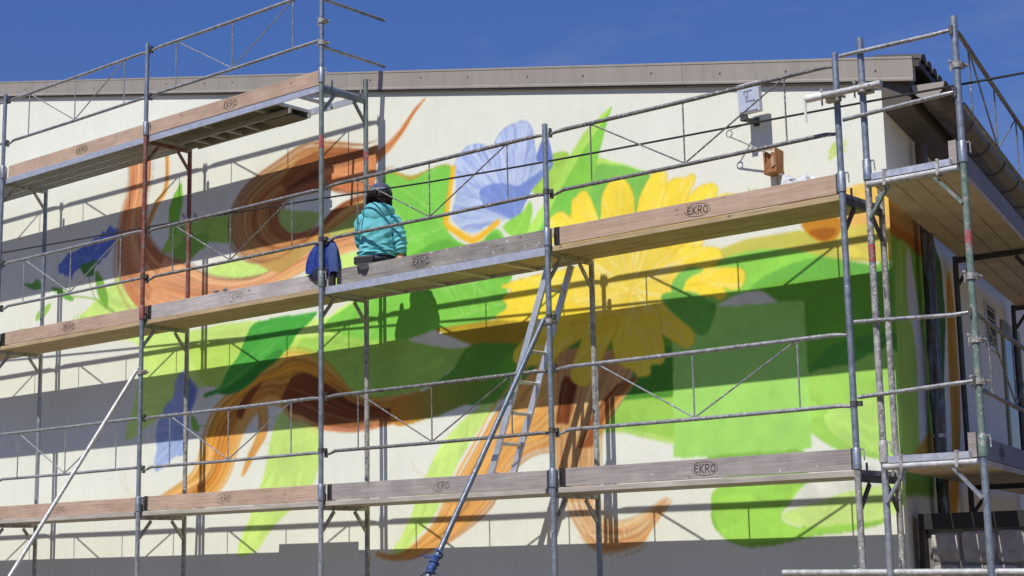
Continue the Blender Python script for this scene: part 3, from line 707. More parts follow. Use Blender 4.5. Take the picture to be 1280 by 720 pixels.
for (ta, tb, za, zb) in ((t0, t1, z0, z0+.06), (t0, t1, z1-.14, z1), (t0, t0+.12, z0+.06, z1-.14), (t1-.08, t1, z0+.06, z1-.14)):
    mb.obox(along((ta+tb)/2, .01, (za+zb)/2), D, N, Vector((0,0,1)), (tb-ta)/2, .014, (zb-za)/2)
win = bpart(mb, 'window', framem)
bpart(MB().obox(along((t0+t1)/2, .004, (z0+z1)/2), D, N, Vector((0,0,1)), (t1-t0)/2-.06, .003, (z1-z0)/2-.05), 'pane', glass, win)

# ---------------------------------------------------------------- rubble stone wall beside the corner
stm, snt, sb = newmat('grey_rubble_stone', .85, 0, .25)
sv = coords(snt); sn = noise(snt, sv, 7, 6, .65)
snt.links.new(ramp(snt, sn, [(.25, (.27,.255,.24)), (.55, (.46,.44,.41)), (.8, (.60,.58,.54))]), sb.inputs['Base Color']); bump(snt, sb, sn, .9, .03)
swall = thing('stone_wall', 'low rubble stone wall with dark capping beside the building corner', 'wall', loc=(11.9, 1.15, GROUND))
def wpart(mb, name, mat, **k):
    o = mb.build(name, mat, None, **k); o.parent = swall; o.matrix_parent_inverse = Matrix.Translation(swall.location).inverted(); return o
wpart(MB().box((10.96, 1.058, GROUND), (14.2, 1.34, -.415)), 'mortar_core', plain('dark_mortar', (.20,.19,.18), .95, 0, .25, 20))
wpart(MB().box((10.955, 1.01, -.415), (14.25, 1.38, -.30)), 'capping', plain('black_bitumen_capping', (.03,.03,.031), .65, 0, .3, 9))
wpart(MB().box((10.955, 1.0, -1.4), (11.01, 1.06, -.415)), 'edge_post', plain('dark_timber_post', (.045,.04,.037), .7, 0, .3, 9))
z = -.425
row = 0
while z > GROUND+.1:
    h = random.uniform(.19, .27); x = 11.03 - (.12 if row % 2 else 0)
    while x < 14.1:
        w = random.uniform(.19, .36); c = Vector((x+w/2, 1.055, z-h/2)); x0 = max(x, 11.025)
        w2 = x+w-x0
        if w2 > .06:
            c.x = x0+w2/2; mbs = MB(); P = []
            for i in range(5):
                f = i/4; sc = (1, .99, .93, .78, .4)[i]; yy = 1.08 - (.0, .022, .034, .039, .041)[i]*random.uniform(.85,1.15)
                ring = []
                for k in range(12):
                    an = 2*math.pi*k/12; ca, sa = math.cos(an), math.sin(an); pw = .36; yk = yy-(.012*math.sin(an*2+x*31+z*17) if i > 1 else 0)
                    ring.append((c.x+math.copysign(abs(ca)**pw, ca)*(w2/2-.004)*sc*(1+.035*math.sin(an*3+x*9)), yk, c.z+math.copysign(abs(sa)**pw, sa)*(h/2-.004)*sc*(1+.05*math.sin(an*2+z*7+x*5))))
                P.append(ring)
            mbs.grid(P, True); mbs.f.append(tuple(range(48, 60))); mbs.m.append(0)
            wpart(mbs, 'stone', stm, smooth=True)
        x += w
    z -= h; row += 1

# ---------------------------------------------------------------- scaffolding
def attach(o, root):
    o.parent = root
    if root.type == 'EMPTY': o.matrix_parent_inverse = Matrix.Translation(root.location).inverted()
    return o
Z1 = Vector((0,0,1))
def wav(p, q, r, n=9, seg=5, amp=.002):
    """tube points with a slight unevenness"""
    p = Vector(p); q = Vector(q); pts = [p.lerp(q, i/seg) for i in range(seg+1)]
    for i in range(1, seg): pts[i] += Vector((random.uniform(-amp,amp), random.uniform(-amp,amp), 0))
    return pts

class Scaffold:
    def __init__(self, root): self.root = root
    def part(self, mb, name, mat, parent=None, **k):
        return attach(mb.build(name, mat, None, **k), parent or self.root)
    def standard(self, x, y, z0, z1, mat, collar=True, mark=None):
        o = self.part(MB().tube([(x, y, z0), (x, y, z1)], .0242, 14), 'standard', mat, smooth=True)
        if collar:                                         # spigot sleeve of the tube above
            self.part(MB().tube([(x, y, z0-.004), (x, y, z0), (x, y, z0+.145), (x, y, z0+.15)], [.027,.0315,.0315,.0275], 14), 'collar', mat, o, smooth=True)
            hook = [(x+.03, y+.008, z0+.135), (x+.047, y+.01, z0+.14), (x+.052, y+.01, z0+.128), (x+.054, y+.01, z0+.06)]
            self.part(MB().tube(hook, .0055, 6), 'locking_pin', M['galv_old'], o, smooth=True)
        if mark:
            for za, zb in mark: self.part(MB().tube([(x, y, za), (x, y, zb)], .0249, 14, caps=False), 'paint_mark', M['redmark'], o, smooth=True)
        return o
    def clamp(self, c, ax=Vector((1,0,0)), parent=None, k=1.0):
        c = Vector(c); sd = ax.cross(Vector((0,0,1)))*k; ax = ax*k; Z1 = Vector((0,0,k))
        mb = MB().tube([c-Z1*.022, c+Z1*.022], .034, 12)
        mb.obox(c+sd*-.03, ax, sd, Z1, .036, .018, .024)
        mb.tube([c+ax*.045-sd*.05, c+ax*.045+sd*.03], .007, 6); mb.tube([c+ax*.045-sd*.06, c+ax*.045-sd*.045], .013, 6)
        mb.tube([c-ax*.045-Z1*.04, c-ax*.045+Z1*.045], .007, 6); mb.tube([c-ax*.045+Z1*.03, c-ax*.045+Z1*.045], .013, 6)
        return self.part(mb, 'clamp', M['galv_old'], parent)
    def transom(self, po, pi, z, mat):
        po = Vector((*po, 0)); pi = Vector((*pi, 0)); u = (pi-po).normalized(); w = (pi-po).length
        mb = MB(); mb.beam(po+Z1*(z-.065)+u*.022, pi+Z1*(z-.065)-u*.022, .036, .05)
        mb.beam(po+Z1*(z-.10)+u*.165, po+Z1*(z-.28)+u*.018, .02, .03, u); mb.beam(pi+Z1*(z-.10)-u*.165, pi+Z1*(z-.28)-u*.018, .02, .03, u)
        t = self.part(mb, 'transom', mat)
        for f in (.14, w-.07):                              # upstanding pins that hold the decks
            self.part(MB().tube([po+u*f+Z1*(z-.05), po+u*f+Z1*(z+.05)], .009, 7), 'deck_pin', M['galv_old'], t)
        return t
    def guardrail(self, p0, p1, z, mats, label=None):
        p0 = Vector((*p0, 0)); p1 = Vector((*p1, 0)); u = (p1-p0).normalized(); ln = (p1-p0).length
        zt, zb = z+.965, z+.452; f = lambda t, zz: p0+u*(ln*t)+Z1*zz
        mb = MB(); rod = .0068
        for t in (.165, .5, .835): mb.tube([f(t, zb), f(t, zt)], rod, 7)
        mb.tube([f(.168, zt-.01), f(.497, zb+.012)], rod, 7); mb.tube([f(.503, zb+.012), f(.832, zt-.01)], rod, 7)
        for t, zz in ((.165,zt-.012),(.5,zb+.012),(.835,zt-.012)): mb.obox(f(t, zz), u, u.cross(Z1), Z1, .016, .008, .012)
        g = self.part(mb, 'guardrail', mats, smooth=True, label=label)
        self.part(MB().tube([f(.012, zt-.012), f(.035, zt-.004), f(.06, zt), f(.5, zt-.004), f(.94, zt), f(.965, zt-.004), f(.988, zt-.012)], [.012,.014,.0175,.0175,.0175,.014,.012], 10), 'top_rail', mats, g, smooth=True)
        self.part(MB().tube([f(.012, zb-.03), f(.03, zb-.022), f(.055, zb), f(.5, zb-.004), f(.955, zb), f(.988, zb-.012)], [.011,.012,.0165,.0165,.0165,.012], 10), 'bottom_rail', mats, g, smooth=True)
        for t, zz in ((.0105, zt-.012), (.9895, zt-.012), (.0105, zb-.03), (.9895, zb-.012)):
            self.part(MB().obox(f(t, zz), u, u.cross(Z1), Z1, .013, .012, .026).obox(f(t, zz+.03), u, u.cross(Z1), Z1, .005, .016, .022), 'wedge', M['dark_steel'], g)
        return g
    def deck(self, p0, u, v, ln, wd, z, kind, mats):
        """deck of planks: p0 corner, u along, v across"""
        p0 = Vector((*p0, 0)); npl = 3 if wd < .6 else 4; th = .046; pw = wd/npl
        cap = lambda e: MB().obox(p0+u*e+v*(wd/2)+Z1*(z-th/2), u, v, Z1, .006, wd/2+.001, th/2+.002)
        dk = self.part(cap(.006), 'deck', M['galv_old']); self.part(cap(ln-.006), 'end_cap', M['galv_old'], dk)
        for k in range(npl):
            c = p0+u*(ln/2)+v*(pw*(k+.5))+Z1*(z-th/2-random.uniform(0,.003))
            self.part(MB().obox(c, u, v, Z1, ln/2-.012, pw/2-(.0035 if wd < .6 else .006), th/2-.001), 'plank', mats, dk, bevel=.004)
        return dk
    def toe(self, p0, u, ln, y_out, z, h, mat, logo=None, label=None, tilt=0, pieces=True, th=.026, wear=0):
        p0 = Vector((*p0, 0)); v = u.cross(Z1); v = -v   # v points to the wall side
        c = p0+u*(ln/2)+Z1*(z+h/2)
        uu = (u+Z1*tilt).normalized(); zz = v.cross(uu)
        if zz.z < 0: zz = -zz
        b = self.part(MB().obox(c, uu, v, zz, ln/2, th/2, h/2), 'toe_board', mat, bevel=.003, label=label)
        if pieces:
            for e in (0.02, ln-.02): self.part(MB().obox(p0+u*e+Z1*(z+h/2), u, v, Z1, .03, th/2+.003, h/2+.002), 'end_fitting', M['cap_metal'], b)
        if logo is not None:
            stencil(self, b, c + uu*(logo-.5)*ln - v*(th/2+.0012), uu, zz, v, wear)
        return b

LET = {'E': [[(.9,.92),(.45,1.0),(.08,.72),(.05,.3),(.4,0),(.9,.08)], [(.06,.52),(.72,.54)]],
       'K': [[(.08,0),(.1,1)], [(.85,1),(.14,.47),(.9,0)]],
       'R': [[(.08,0),(.1,1)], [(.1,1),(.7,.95),(.85,.72),(.6,.5),(.12,.48)], [(.4,.48),(.92,0)]],
       'O': [[(.5,0),(.12,.2),(.05,.55),(.3,.95),(.68,.96),(.95,.6),(.85,.18),(.5,0)]]}
def stencil(sc, parent, c, u, w, v, wear=0, size=.088):
    """EKRO in an oval, burnt on to the board"""
    mb = MB()
    def strip(pts, wd):
        for a, b in zip(pts[:-1], pts[1:]):
            a = Vector(a); b = Vector(b); d = (b-a).normalized(); s = Vector((-d.y, d.x))*wd; d = d*wd*.6
            q = [a-d-s, b+d-s, b+d+s, a-d+s]; mb.add([c+u*p.x+w*p.y for p in q], [(0,1,2,3)])
    x = -.095
    rs = random.Random(int(c.x*100)+wear); ang = rs.uniform(-.05,.05); u, w = u*math.cos(ang)+w*math.sin(ang), w*math.cos(ang)-u*math.sin(ang)
    for i, ch in enumerate('EKRO'):
        hh = size*(.62+.12*(i in (1,2)));
        for pl in LET[ch][(1 if (wear and i == 0) else 0):]: strip([(x+px*.043, -hh/2+py*hh) for px, py in pl], .0036)
        x += .0495
    el = [(.118*math.cos(t*math.pi/12), .052*math.sin(t*math.pi/12)) for t in range(25)]
    if wear < 2: strip(el[:11], .0018)
    strip(el[12:12+(13 if wear == 0 else 7)], .0018)
    return sc.part(mb, 'stencil', M['ink_faded'] if wear else M['ink'], parent)

front = Scaffold(thing('scaffold', 'long tubular steel scaffold with wooden decks along the mural wall', 'scaffolding', loc=(5.5, 0, GROUND)))
UX = Vector((1,0,0)); UY = Vector((0,1,0))
G, GO, GB = M['galv'], M['galv_old'], M['galv_blue']
for i in range(-1, 5):
    x = L*i; top = 5.03 if i <= 2 else 3.045
    seg = [(-2.15 if i < 4 else -.78, 0), (0, 2), (2, 4)] + [(4, top)] if i <= 2 else [(-2.15 if i < 4 else -.78, 0), (0, 2), (2, top)]
    omat = {-1: [G,GB,GO,G], 0: [G,G,GB,GB], 1: [G,GB,M['red'],GB], 2: [G,GB,M['greygreen'],GB], 3: [GB,GB,GB], 4: [GO,GB,GB]}[i]
    for k, (a, b) in enumerate(seg):
        front.standard(x, 0, a, b, omat[k], collar=k > 0, mark=[(3.35, 3.47)] if (i == 2 and k == 2) else None)
    itop = 4.0 if i < 2 else (4.16 if i == 2 else (2.0 if i == 3 else 2.12))
    imat = {-1: [GO]*3, 0: [GO,G,GB], 1: [GO,GO,M['red']], 2: [GO,GO,M['greygreen']], 3: [GB,GO,GO], 4: [GO,GO,GO]}[i]
    zz = [-2.15, 0, 2, 4, 6]
    for k in range(4):
        a, b = zz[k], min(zz[k+1], itop)
        if b - a > .05:
            mk = [(3.33, 3.42)] if (i == 2 and k == 2) else None
            front.standard(x, W, a, b, imat[min(k, 2)], collar=False, mark=mk)
    for j in range(3 if i <= 2 else 2):
        front.transom((x, 0), (x, W), 2*j, M['red'] if (i == 1 and j == 2) else (M['greygreen'] if (i == 2 and j == 2) else (GO if i != 4 else M['dark_steel'])))
    if i < 4:
        bp = MB().box((x-.075, -.075, GROUND), (x+.075, .075, GROUND+.008)).tube([(x, 0, GROUND), (x, 0, -1.9)], .017, 10)
        bp.box((x-.075, W-.075, GROUND), (x+.075, W+.075, GROUND+.008)).tube([(x, W, GROUND), (x, W, -1.9)], .017, 10); front.part(bp, 'base_plate', GO)

# guardrails
for i in range(-1, 4):
    for j in range(3):
        if j == 2 and i > 1: continue
        mt = {(2,1): M['rail_dark'], (3,1): M['rail_dark'], (2,0): M['rail_dark'], (1,1): M['rail_dark']}.get((i,j), M['rail'])
        front.guardrail((L*i, .036), (L*(i+1), .036), 2*j+random.uniform(-.012,.008), mt)
# end rails at the stepped-down end of the top lift
for z in (4.85, 4.365):
    front.part(MB().tube([(2*L, .02, z), (2*L, .12, z-.004), (2*L, .86, z-.008)], .0165, 10), 'end_rail', M['rail'], smooth=True)
front.clamp((2*L, 0, 4.62)); front.clamp((2*L, 0, 4.40))

# decks and toe boards
def bay(i): return L*i+.004, L-.008
for i in range(-1, 4):
    x0, ln = bay(i)
    for j in (0, 1):
        if (i, j) == (2, 1): continue
        front.deck((x0, .028), UX, UY, ln, W-.068, 2*j-.004, 'wood', M['plank'] if j == 1 else M['plank_grey'])
# middle lift, third bay: aluminium edged plywood deck
x0, ln = bay(2)
mb = MB().box((x0, .027, 1.928), (x0+ln, .041, 1.998)); mb.box((x0, W-.055, 1.928), (x0+ln, W-.041, 1.998))
for e in np.linspace(0, 1, 6): mb.box((x0+.01+e*(ln-.05), .0405, 1.930), (x0+.04+e*(ln-.05), W-.057, 1.958))
dk = front.part(mb, 'deck', M['alu'], label='aluminium edged plywood deck under the seated painter')
front.part(MB().box((x0+.012, .0415, 1.9585), (x0+ln*.52, W-.057, 1.992)), 'plywood_panel', M['ply'], dk)
front.part(MB().box((x0+ln*.5205, .0415, 1.9585), (x0+ln-.012, W-.057, 1.992)), 'plywood_panel', M['ply'], dk)
# top lift: ribbed aluminium decks (first bays) and an access deck with hatch and stowed ladder
for i in (-1, 0):
    x0, ln = bay(i); mb = MB()
    mb.box((x0, .027, 3.935), (x0+ln, .037, 3.998))
    for e in (0, ln-.03): mb.box((x0+e, .0365, 3.945), (x0+e+.03, W-.04, 3.983))
    dk = front.part(mb, 'deck', M['alu'])
    for k in range(3):
        y0 = .040+k*.172; pl = MB().box((x0+.031, y0, 3.985), (x0+ln-.031, y0+.167, 3.997))
        for q in (.0, .05, .105, .157): pl.box((x0+.031, y0+q, 3.935), (x0+ln-.031, y0+q+.010, 3.9845))
        front.part(pl, 'plank', M['alu'], dk)
x0, ln = bay(1)
mb = MB().box((x0, .027, 3.93), (x0+ln, .041, 3.998)); mb.box((x0, W-.055, 3.93), (x0+ln, W-.041, 3.998))
for e in (0, ln-.03): mb.box((x0+e, .0405, 3.95), (x0+e+.03, W-.0555, 3.99))
for e in (.30, .60, .72, .84): mb.box((x0+ln*e, .0405, 3.955), (x0+ln*e+.03, W-.0555, 3.985))
dk = front.part(mb, 'deck', M['alu'], label='aluminium access deck with open hatch at the top of the scaffold')
front.part(MB().box((x0+.031, .0415, 3.9855), (x0+ln*.72, W-.0555, 3.997)), 'plywood_panel', M['ply_dark'], dk)
lad = MB()
for yy in (.24, .50): lad.box((x0+.25, yy, 3.895), (x0+ln*.74, yy+.022, 3.945))
for e in np.arange(.45, ln*.72, .27): lad.box((x0+e, .2625, 3.905), (x0+e+.028, .4995, 3.933))
front.part(lad, 'hatch_ladder', M['alu_dull'], dk)
front.part(MB().box((x0+ln*.58, .268, 3.88), (x0+ln*.73, .494, 3.892)), 'hatch_lid', M['ply_dark'], dk)

TY = .060
toes = [(-1,0,'wood_new',None),(0,0,'wood_new',.46),(1,0,'wood_new',.47),(2,0,'wood_mauve',.53),(3,0,'wood_mauve',.52),
        (-1,1,'wood_new',None),(0,1,'wood_new',.49),(1,1,'wood_pale',.50),(2,1,'wood_grey',.42),(3,1,'wood_new',.53),
        (-1,2,'wood_new',None),(0,2,'wood_new',.55),(1,2,'wood_new',.51)]
names = {'wood_new': 'pinkish spruce toe board', 'wood_pale': 'pale bleached toe board', 'wood_grey': 'grey weathered toe board', 'wood_mauve': 'mauve grey toe board'}
for i, j, m, lg in toes:
    ext = {(1,1): (0, .13), (2,1): (.13, 0), (1,2): (-.10, .0), (0,2): (0, -.02)}.get((i,j), (0,0))
    a = L*i + .045 + ext[0]; b = L*(i+1) - .02 + ext[1]
    front.toe((a, TY + (-.026 if (i,j) == (1,2) else 0)), UX, b-a, 0, 2*j-.002+random.uniform(-.002,.006), .148, M[m], lg, names[m] + (' with oval burnt-in stamp' if lg else ''), tilt=random.uniform(-.003,.003), pieces=j != 2, wear={(0,0):2,(2,0):2,(1,1):1,(0,2):0,(1,0):1}.get((i,j), 0))

# loose planks kept at the back of the lowest deck
pl = front.part(MB().box((3.98, W-.10, .0), (5.14, W-.05, .085)), 'spare_plank', M['plank_grey'], bevel=.004)
# raking struts down to the ground in front of the scaffold
for x, zt, yb in ((3*L-.035, 1.37, -2.47), (L-.035, 1.45, -2.5)):
    a = Vector((x, -.035, zt)); b = Vector((x, yb, GROUND+.02)); u = (b-a).normalized(); k = (b-a).length
    st = front.part(MB().tube([a, a+u*k*.64], .0215, 12).tube([a+u*k*.62, b], .0255, 12), 'raking_strut', M['galv_light'] if x < 5 else M['galv_dark'], smooth=True)
    front.clamp((x+.035, 0, zt-.01), parent=st)
    c = a+u*k*.63; front.part(MB().tube([c-u*.04, c+u*.04], .033, 12).tube([c-UX*.06, c+UX*.06], .006, 6), 'adjuster', GO, st)
    front.part(MB().box((x-.09, yb-.09, GROUND), (x+.09, yb+.09, GROUND+.02)), 'foot_plate', GO, st)
    if x > 5:
        bl = plain('blue_cord', (.045,.09,.26), .7, 0, .25, 30); m2 = MB(); s1 = u.orthogonal().normalized(); s2 = u.cross(s1)
        c0 = a+u*k*.545
        rw = random.Random(3); n_ = 18
        m2.tube([c0+u*(q*.0085-.03)+s1*rw.uniform(-.004,.004)+s2*rw.uniform(-.004,.004) for q in range(n_)], [.026]+[.027+.005*math.sin(q*1.9)+rw.uniform(0,.005) for q in range(n_-2)]+[.026], 11)
        for q in range(3):
            cc = c0+u*(q*.045-.01); m2.tube([cc+(s1*math.cos(t*math.pi/5)+s2*math.sin(t*math.pi/5))*.036+u*(.006*t*(q-1)) for t in range(11)], .007, 6)
        m2.tube([c0+s1*.03, c0+s1*.09-Z1*.02, c0+s1*.12-Z1*.01], .007, 6); front.part(m2, 'cord_lashing', bl, st, smooth=True)
        wl_ = MB()
        for q in (-1, 1):
            wl_.tube([c0+u*.1+UX*(q*.02), c0+u*.12+UX*(q*.09)-Z1*.02, c0+u*.2+UX*(q*.11)-Z1*.07, c0+u*.27+UX*(q*.05)-Z1*.06], .004, 6)
        front.part(wl_, 'wire_loop', M['black'], st, smooth=True)
# standard couplers along the front face
for i, z in ((3, 1.40), (3, 2.46), (1, 2.46), (1, 2.02), (2, 2.46), (4, .46), (3, .46), (2, .46)):
    front.part(MB().tube([(L*i, 0, z-.02), (L*i, 0, z+.02)], .029, 10).box((L*i+.02, .004, z-.018), (L*i+.055, .03, z+.018)), 'wedge_lock', M['dark_steel'])
# corner tubes
ct = front.part(MB().tube([(10.86, -.135, 2.700), (11.45, -.14, 2.694)], .0242, 12), 'corner_tube', M['galv_light'], smooth=True, label='short tube with a plaster-splashed end')
blob = [(10.83,-.135,2.708),(10.855,-.135,2.704),(10.89,-.135,2.70),(10.93,-.136,2.702),(10.96,-.136,2.699),(10.985,-.137,2.699)]
front.part(MB().tube(blob, [.012,.031,.028,.030,.027,.0245], 12), 'plaster_crust', M['white_plaster'], ct, smooth=True)
front.part(MB().tube([(10.835,-.135,2.70),(10.832,-.137,2.64),(10.838,-.135,2.53)], [.014,.012,.008], 8), 'plaster_drip', M['white_plaster'], ct, smooth=True)
front.clamp((11.022, -.10, 2.698), parent=ct, k=1.5); front.clamp((11.30, -.125, 2.696), parent=ct, k=1.5)
bt = front.part(MB().tube([(10.42, -.06, -.712), (13.6, -.06, -.735)], .0242, 12), 'base_tube', M['galv_light'], smooth=True)
front.clamp((11.022, -.02, -.71), parent=bt); front.clamp((11.998, -.06, -.725), parent=bt)

# ---------------------------------------------------------------- side scaffold round the corner
side = Scaffold(thing('scaffold', 'scaffold standing on worn green posts at the shaded side wall', 'scaffolding', loc=(11.3, -.0855, GROUND)))
S5 = Vector((11.276, -.0855, 0)); S6 = Vector((11.998, -.0855, 0)); DZ = .03
def sp(base, t, z=0): return base + D*t + Z1*z
for q in range(3):
    a = sp(S5, LB*q); b = sp(S6, LB*q)
    if q == 0:
        side.standard(a.x, a.y, -2.15, DZ, G, False); side.standard(a.x, a.y, DZ, 2+DZ, M['galv_old'], True, [(1.44, 1.56)]); side.standard(a.x, a.y, 2+DZ, 3.08, GB)
        side.standard(b.x, b.y, -2.15, DZ, GB, False); side.standard(b.x, b.y, DZ, 2+DZ, M['green'], True, [(1.44, 1.56)]); side.standard(b.x, b.y, 2+DZ, 3.07, GB)
    else:
        side.standard(a.x, a.y, -2.15, 2.0, M['dark_steel'], False); side.standard(b.x, b.y, -2.15, 3.05, M['dark_steel'], False)
        for z in (DZ, 2+DZ): side.transom((b.x, b.y), (a.x, a.y), z, M['dark_steel'])
# end frame tubes and brackets
for z, m in ((1.985, M['galv_light']), (-.005, M['galv_light'])):
    t = side.part(MB().tube([(S5.x+.02, S5.y-.045, z), (S6.x-.02, S6.y-.045, z)], .0235, 12), 'end_transom', m, smooth=True)
    side.part(MB().box((S5.x+.06, S5.y-.062, z+.026), (S6.x-.07, S5.y-.022, z+.072)), 'deck_edge_bar', M['alu'], t)
    for xx in (S5.x+.15, S6.x-.17): side.part(MB().box((xx, S5.y-.075, z-.03), (xx+.022, S5.y-.015, z+.085)), 'hook', M['galv_old'], t)
    for pa, pb in (((S5.x+.015, S5.y-.02, z-.24), (S5.x+.17, S5.y-.035, z-.03)), ((S6.x-.015, S6.y-.02, z-.24), (S6.x-.2, S6.y-.035, z-.03))):
        side.part(MB().beam(pa, pb, .02, .03, UY), 'bracket', M['green'] if z > 1 else M['galv'], t)
for (za, zb) in ((2.968, 2.964), (2.492, 2.521), (1.02, .99), (.49, .528)):
    pts = [(11.13, -.125, za), (11.3, -.125, za+(zb-za)*.2), (11.86, -.125, zb-.004), (11.95, -.12, zb+.0), (11.985, -.11, zb+.006)]
    r = side.part(MB().tube(pts, [.0155,.0155,.0155,.014,.010], 10), 'end_rail', M['rail'], smooth=True)
    side.part(MB().tube([(11.985, -.112, zb-.03), (11.985, -.112, zb+.035)], .015, 8), 'rail_lug', M['dark_steel'], r)
for z in (2.72, 1.38-.57+.0, .53, 1.24): side.clamp((S6.x, S6.y, z))
for j in range(2):
    z = 2*j + DZ
    for q in range(2):
        p0 = sp(S5, LB*q+.03); side.deck((p0.x+.03, p0.y), D, Vector((1,0,0)), LB-.06, .66, z+.0, 'wood', M['plank_side'])
        side.guardrail(tuple(sp(S6, LB*q, 0))[:2], tuple(sp(S6, LB*(q+1), 0))[:2], z, M['rail_dark'])
        p1 = sp(S6, LB*q+.05) - N*.05
        side.toe((p1.x, p1.y), D, LB-.08, 0, z+.002, .15, M['toe_side'], .30 if (j == 0 and q == 0) else None)
    c = Vector((S6.x-.065, S6.y-.005, z+.08)); side.part(MB().obox(c, Vector((1,0,0)), UY, Z1, .028, .012, .082), 'end_board', M['wood_mauve'])

# ---------------------------------------------------------------- ladder between the lower and middle decks
alum = M['alu']
a0 = Vector((7.395, 0, .0)); a1 = Vector((8.155, 0, 1.905)); u = (a1-a0).normalized()
ladder = thing('ladder', 'aluminium ladder leaning inside the scaffold between two decks', 'ladder', loc=(7.395, .3, 0))
s = u.cross(UY).normalized()
for y in (.165, .455): attach(MB().obox((a0+a1)/2+UY*y, u, UY, s, (a1-a0).length/2, .011, .030).build('stile', alum), ladder)
for k in range(7):
    c = a0+u*(.16+k*.275); attach(MB().obox(c+UY*.31, u, UY, s, .013, .1335, .016).build('rung', alum), ladder)

# ---------------------------------------------------------------- cable strung behind the front posts
pts = [(-5.2,.04,3.36),(-2.4,.04,3.215),(-.05,.04,3.112),(2.99,.04,2.988),(5.43,.04,2.868),(6.9,.04,2.785),(7.96,.04,2.741),(8.98,.04,2.706),(10.55,.04,2.661),(12.42,.06,2.606),(14.5,.10,2.60),(17.5,.2,2.66)]
tag(MB().tube(pts, .0085, 7).build('cable', M['black'], smooth=True), 'thin black cable strung the length of the scaffold', 'cable')

# ---------------------------------------------------------------- floodlight under the verge
fl = thing('floodlight', 'small pale floodlight on a bracket high on the wall under the roof edge', 'floodlight', loc=(9.75, YW, 3.05))
ux = Vector((1,0,0)); tilt = math.radians(3)
fn = Vector((0, -math.cos(tilt), -math.sin(tilt))); fu = ux.cross(fn).normalized()
if fu.z < 0: fu = -fu
c = Vector((9.865, .655, 3.085))
white = plain('pale_grey_housing', (.60,.62,.66), .45, 0, .06)
attach(MB().obox(c - fn*.03, ux, fn, fu, .10, .028, .125).build('housing', white, bevel=.008), fl)
attach(MB().obox(c - fn*.07, ux, fn, fu, .075, .0115, .09).build('heat_sink', M['alu_dull']), fl)
fg = plain('pale_blue_glass', (.50,.56,.68), .12, 0, .08, 5)
g = attach(MB().obox(c + fn*.0005, ux, fn, fu, .086, .003, .108).build('glass', fg), fl)
mb = MB()
for (xa, za, xb, zb) in ((-.03,.055,.045,.055),(.0,.05,.0,-.01),(-.03,.055,-.03,.03),(-.015,-.03,.065,-.03),(-.015,-.03,-.015,.02),(.065,-.03,.065,-.055)):
    p = c + fn*.0045 + ux*xa + fu*za; q = c + fn*.0045 + ux*xb + fu*zb; mb.beam(p, q, .010, .002, fn)
attach(mb.build('diode_strip', plain('dark_circuit', (.20,.20,.24), .5)), g)
br = MB(); lo = c - fu*.145
br.beam(c-fu*.125-ux*.09-fn*.03, c-fu*.175-ux*.09-fn*.03, .012, .03, fn); br.obox(c-fu*.15-ux*.06-fn*.03, ux, fn, fu, .022, .018, .02); br.beam(c-fu*.165-ux*.06-fn*.03, Vector((9.81, YW+.002, 2.93)), .03, .03)
br.box((9.785, YW-.010, 2.90), (9.835, YW+.002, 2.97)); attach(br.build('bracket', M['dark_steel']), fl)
rng_ = [(9.645+.028*math.cos(t*math.pi/7), .70, 2.835+.028*math.sin(t*math.pi/7)) for t in range(15)]
attach(MB().tube(rng_, .005, 6).tube([(9.65,.70,2.865),(9.79,.80,2.92)], .005, 6).build('cable_loop', M['galv_old'], smooth=True), fl)

# ---------------------------------------------------------------- torn brown box on a wire beside the floodlight
bx = thing('junction_box', 'torn brown cardboard-covered box hanging on a wire against the wall', 'box', loc=(9.985, .80, 2.45))
card = plain('brown_cardboard', (.32,.15,.06), .85, 0, .35, 25); pale = plain('torn_pale_board', (.52,.36,.24), .85, 0, .2, 30)
c = Vector((9.985, .79, 2.555))
mb = MB().box((c.x-.058, c.y-.035, c.z-.095), (c.x+.058, YW-.001, c.z-.085)); mb.box((c.x-.058, c.y-.035, c.z-.085), (c.x-.049, YW-.001, c.z+.085)); mb.box((c.x+.049, c.y-.035, c.z-.085), (c.x+.058, YW-.001, c.z+.10))
mb.box((c.x-.049, YW-.012, c.z-.085), (c.x+.049, YW-.002, c.z+.09)); 
rj = random.Random(9); mb.v = [(x+rj.uniform(-.009,.009), y+(rj.uniform(-.008,.008) if y < .8 else 0), z+rj.uniform(-.014,.010)) for x, y, z in mb.v]
attach(mb.build('shell', card), bx)
mb = MB().add([(c.x-.058,c.y-.037,c.z-.095),(c.x+.058,c.y-.037,c.z-.095),(c.x+.058,c.y-.039,c.z-.01),(c.x+.022,c.y-.045,c.z+.045),(c.x+.0,c.y-.047,c.z+.005),(c.x-.02,c.y-.05,c.z+.035),(c.x-.03,c.y-.04,c.z-.02),(c.x-.058,c.y-.04,c.z+.02)], [(0,1,2,3,4,5,6,7)])
o = attach(mb.build('torn_front', card), bx); so = o.modifiers.new('t', 'SOLIDIFY'); so.thickness = .004
mb = MB().add([(c.x+.02,c.y-.05,c.z-.06),(c.x+.052,c.y-.046,c.z-.04),(c.x+.046,c.y-.062,c.z+.03),(c.x+.012,c.y-.05,c.z+.012)], [(0,1,2,3)]).add([(c.x-.05,c.y-.05,c.z+.06),(c.x-.01,c.y-.07,c.z+.085),(c.x+.03,c.y-.05,c.z+.075),(c.x+.05,c.y-.04,c.z+.115),(c.x-.0,c.y-.03,c.z+.10),(c.x-.045,c.y-.03,c.z+.11)], [(0,1,2,3,4,5)])
o = attach(mb.build('torn_flap', pale), bx); so = o.modifiers.new('t', 'SOLIDIFY'); so.thickness = .004
attach(MB().tube([(9.65,.70,2.807),(9.76,.72,2.745),(9.88,.75,2.67),(9.95,.78,2.63)], .0065, 6).build('wire', M['galv_old'], smooth=True), bx)
